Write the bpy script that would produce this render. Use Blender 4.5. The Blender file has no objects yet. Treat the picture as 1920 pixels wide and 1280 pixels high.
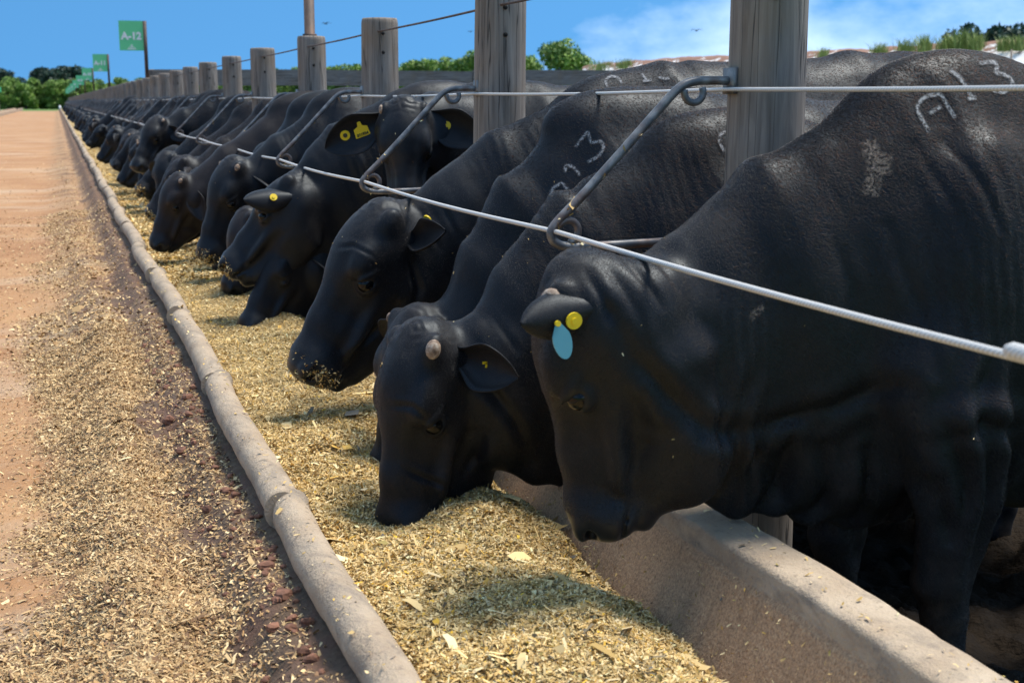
import bpy, bmesh, math, random, time
import numpy as np
from mathutils import Vector, Matrix
from mathutils.bvhtree import BVHTree
T0 = time.time()
random.seed(7)
RNG = np.random.default_rng(7)
scene = bpy.context.scene
COL = scene.collection
# ------------------------------------------------------------------ camera, sky, sun, exposure
EYE = 1.42                                   # camera height above the feed road
FPX = 2500.0                                 # focal length in pixels of the 1920 px frame
PITCH = math.atan(450 / FPX)
YAW = math.atan(855 / math.hypot(FPX, 450))
cam_data = bpy.data.cameras.new('camera')
cam_data.sensor_width = 36.0
cam_data.lens = FPX * 36.0 / 1920.0
cam_data.clip_start = 0.05
cam_data.clip_end = 4000.0
cam_data.dof.use_dof = True
cam_data.dof.focus_distance = 3.7
cam_data.dof.aperture_fstop = 7.1
cam = bpy.data.objects.new('camera', cam_data)
COL.objects.link(cam)
cam.location = (0, 0, EYE)
cam.rotation_euler = (math.pi / 2 - PITCH, 0, -YAW)
scene.camera = cam

SUN_ELEV = math.radians(67)
SUN_AZ = math.radians(86)                    # compass style: 0 = +Y, 90 = +X
sun_dir = Vector((math.sin(SUN_AZ) * math.cos(SUN_ELEV), math.cos(SUN_AZ) * math.cos(SUN_ELEV), math.sin(SUN_ELEV)))
sun_data = bpy.data.lights.new('sun', 'SUN')
sun_data.energy = 2.3
sun_data.angle = math.radians(19.0)
sun_data.color = (1.0, 0.93, 0.82)
sun = bpy.data.objects.new('sun', sun_data)
COL.objects.link(sun)
sun.rotation_euler = sun_dir.to_track_quat('Z', 'Y').to_euler()

world = bpy.data.worlds.new('World')
scene.world = world
world.use_nodes = True
wn, wl = world.node_tree.nodes, world.node_tree.links
wn.clear()
w_out = wn.new('ShaderNodeOutputWorld')
w_bg = wn.new('ShaderNodeBackground')
w_sky = wn.new('ShaderNodeTexSky')
w_sky.sky_type = 'NISHITA'
w_sky.sun_disc = False
w_sky.sun_elevation = SUN_ELEV
w_sky.sun_rotation = SUN_AZ
w_sky.altitude = 800
w_sky.air_density = 1.0
w_sky.dust_density = 0.2
w_sky.ozone_density = 3.0
w_bg.inputs['Strength'].default_value = 0.15
# storm blue haze: the sky keeps its own brightness, its hue pulled towards blue
w_tint = wn.new('ShaderNodeMix'); w_tint.data_type = 'RGBA'; w_tint.blend_type = 'MULTIPLY'
w_tint.inputs['Factor'].default_value = 1.0
w_tint.inputs[7].default_value = (0.28, 0.53, 0.58, 1)
w_g = wn.new('ShaderNodeTexCoord'); w_lift = wn.new('ShaderNodeMapping'); w_lift.inputs['Scale'].default_value = (1, 1, 0.8); w_lift.inputs['Location'].default_value = (0, 0, 0.42)
wl.new(w_g.outputs['Generated'], w_lift.inputs[0])
if 'Vector' in w_sky.inputs: wl.new(w_lift.outputs[0], w_sky.inputs['Vector'])
else: print('SKY has no vector', list(w_sky.inputs.keys()))
wl.new(w_sky.outputs[0], w_tint.inputs[6])
# cumulus low over the horizon
CLX, CLY, CLZ = 5.46, 0.22, 0.9
w_tc = wn.new('ShaderNodeTexCoord')
w_map = wn.new('ShaderNodeMapping'); w_map.inputs['Scale'].default_value = (2.6, 2.6, 5.0)
w_map.inputs['Location'].default_value = (CLX, CLY, CLZ)
w_n = wn.new('ShaderNodeTexNoise'); w_n.inputs['Scale'].default_value = 1.0; w_n.inputs['Detail'].default_value = 9; w_n.inputs['Roughness'].default_value = 0.55
w_r = wn.new('ShaderNodeValToRGB'); w_r.color_ramp.elements[0].position = 0.47; w_r.color_ramp.elements[1].position = 0.62
w_mix = wn.new('ShaderNodeMix'); w_mix.data_type = 'RGBA'
w_mix.inputs[7].default_value = (4.8, 5.5, 6.2, 1)
wl.new(w_tc.outputs['Generated'], w_map.inputs[0]); wl.new(w_map.outputs[0], w_n.inputs['Vector'])
wl.new(w_n.outputs['Fac'], w_r.inputs[0])
w_m = wn.new('ShaderNodeMath'); w_m.operation = 'MULTIPLY'; w_m.inputs[1].default_value = 0.50
wl.new(w_r.outputs[0], w_m.inputs[0]); wl.new(w_m.outputs[0], w_mix.inputs[0])
wl.new(w_tint.outputs[2], w_mix.inputs[6]); wl.new(w_mix.outputs[2], w_bg.inputs['Color'])
wl.new(w_bg.outputs[0], w_out.inputs['Surface'])

scene.view_settings.view_transform = 'Standard'
scene.view_settings.look = 'None'
scene.view_settings.gamma = 1.0
scene.view_settings.use_curve_mapping = False
scene.view_settings.exposure = 1.28
scene.cycles.max_bounces = 6
scene.cycles.transparent_max_bounces = 8
scene.cycles.use_denoising = True

# ------------------------------------------------------------------ helpers
R_ = np.array([math.cos(YAW), -math.sin(YAW), 0])
F_ = np.array([math.sin(YAW) * math.cos(PITCH), math.cos(YAW) * math.cos(PITCH), -math.sin(PITCH)])
U_ = np.cross(R_, F_)
def at(px, py, X=None, Y=None, Z=None):
    """the point of the place where a sight line meets a plane of known distance"""
    d = R_ * (px - 960) / FPX + U_ * (640 - py) / FPX + F_
    t = X / d[0] if X is not None else (Y / d[1] if Y is not None else (Z - EYE) / d[2])
    return np.array([0, 0, EYE]) + t * d

def tag(o, label=None, cat=None, group=None, kind=None):
    if label: o['label'] = label
    if cat: o['category'] = cat
    if group: o['group'] = group
    if kind: o['kind'] = kind
    return o
def empty(name, loc=(0, 0, 0), rz=0.0):
    o = bpy.data.objects.new(name, None); COL.objects.link(o)
    o.location = loc; o.rotation_euler = (0, 0, rz); o.empty_display_size = 0.1
    return o
def link(name, me, parent=None, loc=None, rot=None):
    o = bpy.data.objects.new(name, me); COL.objects.link(o)
    if parent is not None: o.parent = parent
    if loc is not None: o.location = loc
    if rot is not None: o.rotation_euler = rot
    return o
def np_mesh(name, verts, faces, mat=None, smooth=True):
    """verts (n,3); faces (m,3) or (m,4) integer array"""
    me = bpy.data.meshes.new(name)
    v = np.ascontiguousarray(verts, dtype=np.float32); f = np.ascontiguousarray(faces, dtype=np.int32)
    m, k = f.shape
    me.vertices.add(len(v)); me.vertices.foreach_set('co', v.ravel())
    me.loops.add(m * k); me.loops.foreach_set('vertex_index', f.ravel())
    me.polygons.add(m)
    me.polygons.foreach_set('loop_start', np.arange(0, m * k, k, dtype=np.int32))
    me.polygons.foreach_set('loop_total', np.full(m, k, dtype=np.int32))
    me.polygons.foreach_set('use_smooth', np.full(m, bool(smooth)))
    me.update(calc_edges=True); me.validate()
    if mat: me.materials.append(mat)
    return me
def add_color(me, name, rgba, domain='POINT'):
    a = me.color_attributes.new(name, 'FLOAT_COLOR', domain)
    a.data.foreach_set('color', np.ascontiguousarray(rgba, dtype=np.float32).ravel())
def merge(parts):
    """[(verts, quads)...] -> one"""
    vs, fs, o = [], [], 0
    for v, f in parts:
        vs.append(np.asarray(v, float)); fs.append(np.asarray(f, int) + o); o += len(v)
    return np.concatenate(vs), np.concatenate(fs)
def tube(pts, rad, n=12, caps=True, jitter=0.0):
    """quads of a tube along a polyline with a radius per point"""
    pts = np.asarray(pts, float); m = len(pts)
    rad = np.full(m, rad, float) if np.isscalar(rad) else np.asarray(rad, float)
    tan = np.gradient(pts, axis=0); tan /= np.linalg.norm(tan, axis=1)[:, None] + 1e-9
    ref = np.array([0, 0, 1.0]) if abs(tan[0][2]) < 0.9 else np.array([1.0, 0, 0])
    n0 = np.cross(tan[0], ref); n0 /= np.linalg.norm(n0)
    V = []
    for i in range(m):
        n0 = n0 - tan[i] * (n0 @ tan[i]); n0 /= np.linalg.norm(n0)
        b0 = np.cross(tan[i], n0)
        a = np.arange(n) * 2 * math.pi / n
        V.append(pts[i] + rad[i] * (np.cos(a)[:, None] * n0 + np.sin(a)[:, None] * b0))
    V = np.concatenate(V)
    i, j = np.meshgrid(np.arange(m - 1), np.arange(n), indexing='ij')
    i, j = i.ravel(), j.ravel(); j2 = (j + 1) % n
    Fq = np.stack([i * n + j, i * n + j2, (i + 1) * n + j2, (i + 1) * n + j], 1)
    if caps:
        c = len(V); V = np.concatenate([V, pts[:1], pts[-1:]])
        j = np.arange(0, n, 2); j2, j3 = (j + 1) % n, (j + 2) % n
        Fq = np.concatenate([Fq, np.stack([np.full(len(j), c), j3, j2, j], 1),
                             np.stack([np.full(len(j), c + 1), (m - 1) * n + j, (m - 1) * n + j2, (m - 1) * n + j3], 1)])
    return V, Fq
def box_vf(cx, cy, cz, sx, sy, sz):
    v = np.array([[x, y, z] for x in (-1, 1) for y in (-1, 1) for z in (-1, 1)], float) * (sx / 2, sy / 2, sz / 2) + (cx, cy, cz)
    f = np.array([[0, 1, 3, 2], [4, 6, 7, 5], [0, 4, 5, 1], [2, 3, 7, 6], [0, 2, 6, 4], [1, 5, 7, 3]])
    return v, f
def ball_vf(c, r, nu=12, nv=8, R=None):
    a = np.arange(nu) * 2 * math.pi / nu; b = np.linspace(0, math.pi, nv + 1)
    V = np.array([[math.sin(t) * math.cos(p), math.sin(t) * math.sin(p), math.cos(t)] for t in b for p in a]) * np.asarray(r)
    if R is not None: V = V @ np.asarray(R).T
    F = np.array([[i * nu + j, (i + 1) * nu + j, (i + 1) * nu + (j + 1) % nu, i * nu + (j + 1) % nu] for i in range(nv) for j in range(nu)])
    return V + np.asarray(c), F
def hash3(ix, iy, iz):
    h = (ix.astype(np.int64) * 374761393 + iy.astype(np.int64) * 668265263 + iz.astype(np.int64) * 1440662683) & 0x7fffffff
    h = ((h ^ (h >> 13)) * 1274126177) & 0x7fffffff
    return ((h ^ (h >> 16)) & 0xffff) / 65535.0
def vnoise(p, s=1.0):
    """value noise -1..1 at points (n,3)"""
    q = np.asarray(p, float) / s; i = np.floor(q); f = q - i; f = f * f * (3 - 2 * f); i = i.astype(np.int64)
    out = 0
    for dx in (0, 1):
        for dy in (0, 1):
            for dz in (0, 1):
                w = (f[:, 0] if dx else 1 - f[:, 0]) * (f[:, 1] if dy else 1 - f[:, 1]) * (f[:, 2] if dz else 1 - f[:, 2])
                out = out + w * hash3(i[:, 0] + dx, i[:, 1] + dy, i[:, 2] + dz)
    return out * 2 - 1
def fbm(p, s, o=4):
    t, a, n = 0, 1.0, 0
    for _ in range(o):
        t = t + a * vnoise(np.asarray(p) + n * 17.3, s); n += 1; a *= 0.5; s *= 0.5
    return t
def sstep(a, b, x):
    t = np.clip((x - a) / (b - a), 0, 1); return t * t * (3 - 2 * t)

# ------------------------------------------------------------------ materials
class NT:
    def __init__(self, name):
        self.m = bpy.data.materials.new(name); self.m.use_nodes = True
        self.n = self.m.node_tree.nodes; self.l = self.m.node_tree.links
        self.b = self.n['Principled BSDF']; self.tc = None
    def node(self, t, **kw):
        x = self.n.new(t)
        for k, v in kw.items():
            if k in x.inputs.keys(): self.set(x.inputs[k], v)
            else: setattr(x, k, v)
        return x
    def set(self, s, v):
        if isinstance(v, bpy.types.NodeSocket): self.l.new(v, s)
        elif isinstance(v, bpy.types.Node): self.l.new(v.outputs[0], s)
        else: s.default_value = (*v, 1) if isinstance(v, (tuple, list)) and len(v) == 3 and s.type == 'RGBA' else v
    def coord(self, kind='Object', scale=(1, 1, 1), loc=(0, 0, 0), rot=(0, 0, 0)):
        if self.tc is None: self.tc = self.n.new('ShaderNodeTexCoord')
        mp = self.n.new('ShaderNodeMapping'); self.l.new(self.tc.outputs[kind], mp.inputs[0])
        mp.inputs['Scale'].default_value = scale; mp.inputs['Location'].default_value = loc; mp.inputs['Rotation'].default_value = rot
        return mp.outputs[0]
    def pos(self, scale=(1, 1, 1)):
        g = self.n.new('ShaderNodeNewGeometry'); mp = self.n.new('ShaderNodeMapping'); self.l.new(g.outputs['Position'], mp.inputs[0])
        mp.inputs['Scale'].default_value = scale; return mp.outputs[0]
    def noise(self, vec, scale, detail=4, rough=0.55, dist=0.0):
        x = self.node('ShaderNodeTexNoise', Scale=scale, Detail=detail, Roughness=rough, Distortion=dist)
        self.l.new(vec, x.inputs['Vector']); return x.outputs['Fac']
    def ramp(self, fac, stops):
        x = self.n.new('ShaderNodeValToRGB'); self.l.new(fac, x.inputs[0]); e = x.color_ramp.elements
        while len(e) < len(stops): e.new(0.5)
        for el, (p, c) in zip(e, stops):
            el.position = p; el.color = (*c, 1) if isinstance(c, (tuple, list)) else (c, c, c, 1)
        return x.outputs[0]
    def mix(self, fac, a, b, mode='MIX'):
        x = self.n.new('ShaderNodeMix'); x.data_type = 'RGBA'; x.blend_type = mode
        for s, v in ((x.inputs[0], fac), (x.inputs[6], a), (x.inputs[7], b)): self.set(s, v)
        return x.outputs[2]
    def math(self, op, a, b=0.0, clamp=False):
        x = self.n.new('ShaderNodeMath'); x.operation = op; x.use_clamp = clamp
        self.set(x.inputs[0], a); self.set(x.inputs[1], b); return x.outputs[0]
    def attr(self, name, chan=None):
        x = self.n.new('ShaderNodeAttribute'); x.attribute_name = name
        if chan is None: return x.outputs['Color']
        s = self.n.new('ShaderNodeSeparateColor'); self.l.new(x.outputs['Color'], s.inputs[0]); return s.outputs[chan]
    def rnd(self):
        return self.n.new('ShaderNodeObjectInfo').outputs['Random']
    def bump(self, h, strength=0.3, dist=0.01, normal=None):
        x = self.n.new('ShaderNodeBump'); x.inputs['Strength'].default_value = strength; x.inputs['Distance'].default_value = dist
        self.l.new(h, x.inputs['Height'])
        if normal is not None: self.l.new(normal, x.inputs['Normal'])
        return x.outputs[0]
    def out(self, color=None, rough=None, normal=None, **kw):
        if color is not None: self.set(self.b.inputs['Base Color'], color)
        if rough is not None: self.set(self.b.inputs['Roughness'], rough)
        if normal is not None: self.set(self.b.inputs['Normal'], normal)
        for k, v in kw.items(): self.set(self.b.inputs[k.replace('_', ' ')], v)
        return self.m
def plain(name, col, rough=0.6, **kw):
    return NT(name).out(col, rough, **kw)
# ------------------------------------------------------------------ cattle: one continuous skin per animal
def unit(v):
    v = np.asarray(v, float); return v / (np.linalg.norm(v) + 1e-12)
class Field:
    """a signed distance grid on uneven axes; shapes are blended in where they reach"""
    def __init__(self, axes):
        self.ax = [np.asarray(a, np.float32) for a in axes]
        self.D = np.full([len(a) for a in self.ax], 1.0, np.float32)
    def sl(self, lo, hi):
        s = []
        for a, l, h in zip(self.ax, lo, hi):
            i0 = max(int(np.searchsorted(a, l)) - 1, 0); i1 = min(int(np.searchsorted(a, h)) + 1, len(a))
            if i1 <= i0: return None
            s.append(slice(i0, i1))
        return tuple(s)
    def xyz(self, s):
        return (self.ax[0][s[0]][:, None, None], self.ax[1][s[1]][None, :, None], self.ax[2][s[2]][None, None, :])
    def blend(self, s, d, k, op):
        c = self.D[s]
        if op == '+':
            h = np.clip(0.5 + 0.5 * (c - d) / k, 0, 1); self.D[s] = c + (d - c) * h - k * h * (1 - h)
        else:
            h = np.clip(0.5 - 0.5 * (c + d) / k, 0, 1); self.D[s] = c + (-d - c) * h + k * h * (1 - h)
    def ell(self, c, r, R=None, k=0.03, op='+'):
        """ellipsoid; R columns are its axes"""
        c = np.asarray(c, float); r = np.asarray(r, float); R = np.eye(3) if R is None else np.asarray(R, float)
        e = np.sqrt(((R * r) ** 2).sum(1)) + 2.2 * k + 0.012
        s = self.sl(c - e, c + e)
        if s is None: return
        x, y, z = self.xyz(s); x, y, z = x - np.float32(c[0]), y - np.float32(c[1]), z - np.float32(c[2])
        k0 = 0; k1 = 0
        for i in range(3):
            q = (x * np.float32(R[0, i]) + y * np.float32(R[1, i]) + z * np.float32(R[2, i])) / np.float32(r[i])
            k0 = k0 + q * q; k1 = k1 + (q / np.float32(r[i])) ** 2
        k0 = np.sqrt(k0); k1 = np.sqrt(k1) + 1e-6
        self.blend(s, k0 * (k0 - 1) / k1, k, op)
    def cone(self, p0, p1, l0, s0, l1, s1, w, k=0.03, op='+', cap=None):
        """tapered limb with an oval section: l = radius along w, s = radius across it"""
        p0, p1 = np.asarray(p0, float), np.asarray(p1, float); ab = p1 - p0; L = np.linalg.norm(ab) + 1e-9; ax = ab / L
        w = unit(np.asarray(w, float) - ax * (np.asarray(w, float) @ ax)); sg = np.cross(ax, w)
        m = max(l0, s0, l1, s1) + 2.2 * k + 0.012
        s = self.sl(np.minimum(p0, p1) - m, np.maximum(p0, p1) + m)
        if s is None: return
        x, y, z = self.xyz(s); x, y, z = x - np.float32(p0[0]), y - np.float32(p0[1]), z - np.float32(p0[2])
        dot = lambda v: x * np.float32(v[0]) + y * np.float32(v[1]) + z * np.float32(v[2])
        qa = dot(ax); t = np.clip(qa / np.float32(L), 0, 1); qa = qa - t * np.float32(L)
        ql, qs = dot(w), dot(sg)
        rl = l0 + (l1 - l0) * t; rs = s0 + (s1 - s0) * t
        rc = np.minimum(rl, rs) if cap is None else np.float32(cap)
        k0 = np.sqrt((ql / rl) ** 2 + (qs / rs) ** 2 + (qa / rc) ** 2)
        k1 = np.sqrt((ql / rl ** 2) ** 2 + (qs / rs ** 2) ** 2 + (qa / rc ** 2) ** 2) + 1e-6
        self.blend(s, (k0 * (k0 - 1) / k1).astype(np.float32), k, op)
    def mesh(self):
        """naive surface nets"""
        D = self.D; S = D < 0; nx, ny, nz = D.shape
        c = [S[i:nx - 1 + i, j:ny - 1 + j, l:nz - 1 + l] for i in (0, 1) for j in (0, 1) for l in (0, 1)]
        n_in = sum(q.astype(np.int8) for q in c)
        act = (n_in > 0) & (n_in < 8)
        I = np.argwhere(act); idx = np.full(act.shape, -1, np.int32); idx[act] = np.arange(len(I))
        corner = [(i, j, l) for i in (0, 1) for j in (0, 1) for l in (0, 1)]
        val = np.stack([D[I[:, 0] + a, I[:, 1] + b, I[:, 2] + e] for a, b, e in corner], 1)
        pos = np.zeros((len(I), 3)); cnt = np.zeros(len(I))
        for p in range(8):
            for q in range(p + 1, 8):
                df = [b - a for a, b in zip(corner[p], corner[q])]
                if sum(abs(d) for d in df) != 1: continue
                m = (val[:, p] < 0) != (val[:, q] < 0)
                t = val[m, p] / (val[m, p] - val[m, q])
                pos[m] += np.array(corner[p]) + t[:, None] * np.array(df); cnt[m] += 1
        pos = I + pos / cnt[:, None]
        out = np.stack([np.interp(pos[:, a], np.arange(len(self.ax[a])), self.ax[a]) for a in range(3)], 1)
        faces = []
        for a in range(3):
            b, e = (a + 1) % 3, (a + 2) % 3
            s0 = [slice(None)] * 3; s1 = [slice(None)] * 3
            s0[a] = slice(0, -1); s1[a] = slice(1, None)
            X0, X1 = S[tuple(s0)], S[tuple(s1)]
            E = np.argwhere(X0 != X1)
            ok = (E[:, b] > 0) & (E[:, e] > 0) & (E[:, b] < D.shape[b] - 1) & (E[:, e] < D.shape[e] - 1); E = E[ok]
            flip = X0[E[:, 0], E[:, 1], E[:, 2]]
            q = []
            for db, de in ((-1, -1), (0, -1), (0, 0), (-1, 0)):
                G = E.copy(); G[:, b] += db; G[:, e] += de; q.append(idx[G[:, 0], G[:, 1], G[:, 2]])
            q = np.stack(q, 1); q[~flip] = q[~flip][:, ::-1]; faces.append(q)
        return out, np.concatenate(faces)

def uneven(lo, hi, f0, f1, fine, coarse):
    """axis that is fine between f0 and f1 and coarser away from it"""
    a = list(np.arange(f0, f1 + fine, fine)); s = fine
    x = a[-1]
    while x < hi: s = min(s * 1.12, coarse); x += s; a.append(x)
    x = a[0]; s = fine; pre = []
    while x > lo: s = min(s * 1.12, coarse); x -= s; pre.append(x)
    return np.array(pre[::-1] + a)

def ear_vf(base, d, nrm, L, W, droop=0.0, cup=0.55, down=(0, 0, -1), ns=16, nt=9, th=0.007):
    """a cupped leaf-shaped ear; returns verts, quads and a function giving a point on its inner face"""
    base = np.asarray(base, float); d = unit(d); nrm = unit(np.asarray(nrm, float) - d * (np.asarray(nrm, float) @ d)); sd = np.cross(d, nrm); down = np.asarray(down, float)
    def frame(s):
        c = base + d * L * s + down * droop * s * s
        dd = unit(d * L + down * droop * 2 * s); n2 = unit(nrm - dd * (nrm @ dd)); s2 = np.cross(dd, n2)
        prof = (0.34 + 0.66 * sstep(0.0, 0.55, s)) * (1 - max(0.0, (s - 0.42) / 0.585) ** 2.3) ** 0.72
        h = W * max(prof, 0.04)
        cp = cup * (1.25 - 0.65 * s)
        return c, n2, s2, h, cp
    def point(s, t, off=0.0):
        c, n2, s2, h, cp = frame(s); a = t * (0.6 + 1.0 * cp)
        rr = h / max(math.sin(min(0.6 + 1.0 * cp, 1.5)), 0.3)
        return c + s2 * rr * math.sin(a) + n2 * (rr * (1 - math.cos(a)) + off), unit(n2 * math.cos(a) - s2 * math.sin(a)), s2
    V = []
    ss = np.linspace(0, 1, ns); tt = np.linspace(-1, 1, nt)
    for s in ss:
        for t in tt: V.append(point(s, t)[0])
        for t in tt[::-1]:
            p, n, _ = point(s, t); V.append(p - n * th * (1.0 - 0.6 * abs(t)) * (1.5 - s * 0.8))
    n = 2 * nt; V = np.array(V)
    F = np.array([[i * n + j, i * n + (j + 1) % n, (i + 1) * n + (j + 1) % n, (i + 1) * n + j] for i in range(ns - 1) for j in range(n)])
    return V, F, point

HEAD_L = 0.53
def build_cow(par):
    """par: measures in the animal's own frame (a forward, b to its left, z up; withers at a = 0)"""
    g = lambda k, d: par.get(k, d)
    zw, zb, zh = g('zw', 1.45), g('zb', 1.36), g('zh', 1.40)
    poll, nose = np.asarray(par['poll'], float), np.asarray(par['nose'], float)
    hs = g('hs', np.linalg.norm(nose - poll) / HEAD_L); u = unit(nose - poll)
    v = np.asarray(par['vdir'], float); v = unit(v - u * (v @ u)); w = np.cross(v, u)
    HR = np.stack([u, v, w], 1)
    deep = g('deep', 1.10)
    H = lambda a, b, c=0.0: poll + HR @ (np.array([a, b * deep, c]) * hs)
    fine, coarse = g('fine', 0.0075), g('coarse', 0.024)
    # head box decides where the grid is fine
    hb = np.array([H(a, b, c) for a in (-0.07, 0.58) for b in (-0.30, 0.05) for c in (-0.13, 0.13)])
    lo, hi = hb.min(0) - 0.02, hb.max(0) + 0.02
    fd = Field([uneven(-1.75, hi[0] + 0.03, lo[0], hi[0], fine, coarse), uneven(min(-0.47, lo[1] - .03), max(0.47, hi[1] + .03), lo[1], hi[1], fine, coarse),
                uneven(-0.02, max(zw + 0.1, hi[2] + 0.05), lo[2], hi[2], fine, coarse)])
    B = np.array([0, 1.0, 0])
    # trunk
    fat = g('fat', 1.0)
    sec = [(-1.46, zh - 0.06, 0.86, 0.17), (-1.25, zh - 0.005, 0.68, 0.26), (-0.95, zh - 0.01, 0.60, 0.31), (-0.60, zb, 0.54, 0.345), (-0.28, zb + 0.01, 0.53, 0.33), (-0.02, zw - 0.10, 0.55, 0.27), (0.10, zw - 0.17, 0.60, 0.22)]
    for (a0, t0, b0, w0), (a1, t1, b1, w1) in zip(sec[:-1], sec[1:]):
        fd.cone((a0, 0, (t0 + b0) / 2), (a1, 0, (t1 + b1) / 2), w0 * fat, (t0 - b0) / 2, w1 * fat, (t1 - b1) / 2, B, k=0.05, cap=0.15)
    hm = g('hump', 1.0)
    fd.ell((-0.06, 0, zw - 0.13 * hm), (0.26, 0.10, 0.135 * hm), k=0.09)
    for sgn in (-1, 1):
        fd.ell((-0.03, 0.19 * sgn * fat, zw - 0.48), (0.13, 0.085, 0.30), k=0.08)
        fd.ell((0.06, 0.20 * sgn * fat, zw - 0.66), (0.12, 0.085, 0.14), k=0.06)
        fd.ell((-1.12, 0.17 * sgn, zh - 0.09), (0.10, 0.08, 0.06), k=0.12)
        fd.ell((-1.30, 0.19 * sgn, 0.86), (0.22, 0.11, 0.30), k=0.07)
        la = g('fleg', 0.02) + (0.05 if sgn < 0 else 0.0)
        leg = [(0.03, 0.20, 0.80, .085, .12), (la, 0.18, 0.62, .066, .088), (la + 0.02, 0.165, 0.43, .052, .060), (la + 0.01, 0.165, 0.36, .042, .046), (la, 0.165, 0.18, .036, .040), (la + 0.02, 0.165, 0.10, .046, .050), (la + 0.05, 0.165, 0.03, .056, .066)]
        for p, q in zip(leg[:-1], leg[1:]):
            fd.cone((p[0], p[1] * sgn, p[2]), (q[0], q[1] * sgn, q[2]), p[3], p[4], q[3], q[4], B, k=0.02)
        leg = [(-1.20, 0.19, 0.75, .10, .16), (-1.42, 0.17, 0.50, .052, .068), (-1.38, 0.165, 0.32, .040, .045), (-1.34, 0.165, 0.12, .045, .050), (-1.31, 0.165, 0.03, .054, .064)]
        for p, q in zip(leg[:-1], leg[1:]):
            fd.cone((p[0], p[1] * sgn, p[2]), (q[0], q[1] * sgn, q[2]), p[3], p[4], q[3], q[4], B, k=0.025)
    fd.ell((0.16, 0, 0.68), (0.16, 0.12, 0.13), k=0.09)          # brisket
    # tail
    fd.cone((-1.55, 0, zh - 0.15), (-1.64, 0, 0.75), .035, .035, .022, .022, B, k=0.03)
    # neck: crest and throat stations
    st = g('neck', None)
    nb = H(0.10, -0.16)
    if st is None:
        c0, c1 = np.array([0.02, 0, zw - 0.07]), H(0.0, -0.10) + (0, 0, 0.0)
        th0, th1 = 0.60, 0.27
        st = []
        for t in (0.0, 0.33, 0.66, 1.0):
            top = c0 + (c1 - c0) * t + np.array([0, 0, 0.045 * math.sin(math.pi * t)])
            dr = unit((c1 - c0) * (1, 0, 1)); nrm = unit(np.array([dr[2], 0, -dr[0]]) * (1 if dr[0] >= 0 else -1) + np.array([0.12, 0, -0.25]))
            th = th0 * (1 - t) ** 1.1 + th1 * (1 - (1 - t) ** 1.1)
            st.append((top, top + nrm * th))
    cen = [((np.asarray(p) + np.asarray(q)) / 2, np.linalg.norm(np.asarray(p) - np.asarray(q)) / 2) for p, q in st]
    wl_ = [0.215, 0.165, 0.135, 0.115] if len(cen) == 4 else list(np.linspace(0.215, 0.115, len(cen)))
    cen.append((nb, 0.125 * hs)); wl_.append(0.10 * hs)
    for i in range(len(cen) - 1):
        fd.cone(cen[i][0], cen[i + 1][0], wl_[i] * fat, cen[i][1], wl_[i + 1] * fat, cen[i + 1][1], B, k=0.05, cap=0.10)
    for (q0, q1, rr_) in g('groove', ()):
        for sg in (1,): fd.cone(q0, q1, rr_, rr_, rr_, rr_, B, k=0.035, op='-')
    # dewlap
    dw = g('dewlap', 0.09)
    tl = [H(0.27, -0.245)] + [np.asarray(q) for p, q in st[::-1]] + [np.array([0.16, 0, 0.62])]
    for i in range(len(tl) - 1):
        f = lambda j: dw * (0.75 + 0.45 * min(1, j / 2.5))
        fd.cone(tl[i], tl[i + 1], 0.03, f(i), 0.03, f(i + 1), B, k=0.05)
    # ---------------- head
    he = lambda c, r, k=0.025, op='+', R=None: fd.ell(H(*c), np.array(r) * (hs, hs * deep if R is None else hs, hs), HR if R is None else HR @ R, k * hs, op)
    def hc(p, q, l0, s0, l1, s1, k=0.025, op='+'): fd.cone(H(*p), H(*q), l0 * hs, s0 * hs * deep, l1 * hs, s1 * hs * deep, w, k * hs, op)
    ca, sa = math.cos(0.62), math.sin(0.62)
    RE = np.array([[ca, -sa, 0], [sa, ca, 0], [0, 0, 1.0]])                           # slant of the eye
    cm, sm_ = math.cos(0.30), math.sin(0.30)
    RM = np.array([[cm, -sm_, 0], [sm_, cm, 0], [0, 0, 1.0]])                         # slant of the mouth
    he((0.075, -0.10), (0.105, 0.10, 0.098), 0.03)
    he((0.012, -0.065), (0.048, 0.052, 0.060), 0.03)
    he((0.14, -0.075), (0.155, 0.100, 0.106), 0.03)
    hc((0.22, -0.080), (0.36, -0.086), .078, .088, .058, .080)
    hc((0.36, -0.086), (0.46, -0.085), .058, .080, .062, .074)
    he((0.475, -0.080), (0.064, 0.068, 0.078), 0.025)
    he((0.510, -0.068), (0.030, 0.045, 0.060), 0.022)
    hc((0.17, -0.232), (0.33, -0.215), .052, .070, .046, .066, 0.03)
    hc((0.33, -0.215), (0.455, -0.168), .046, .066, .044, .048, 0.03)
    th_ = g('throat', 0.0)
    if th_ > 0: he((0.37, -0.235), (0.10 * th_, 0.075 * th_, 0.045), 0.035)
    he((0.185, -0.160), (0.140, 0.118, 0.092), 0.03)
    he((0.484, -0.158), (0.046, 0.030, 0.050), 0.016)
    for sg in (-1, 1):
        he((0.490, -0.105, 0.040 * sg), (0.042, 0.042, 0.044), 0.02)                 # upper lip
        he((0.170, -0.036, 0.086 * sg), (0.055, 0.028, 0.024), 0.03)                 # brow
        he((0.222, -0.070, 0.132 * sg), (0.046, 0.034, 0.032), 0.025, '-', RE)       # socket
        he((0.216, -0.068, 0.086 * sg), (0.044, 0.033, 0.026), 0.010, '+', RE)       # lids
        he((0.216, -0.068, 0.118 * sg), (0.0255, 0.0125, 0.017), 0.006, '-', RE)     # eye opening
        he((0.205, -0.050, 0.103 * sg), (0.046, 0.010, 0.012), 0.012, '+', RE)       # upper lid fold
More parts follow.
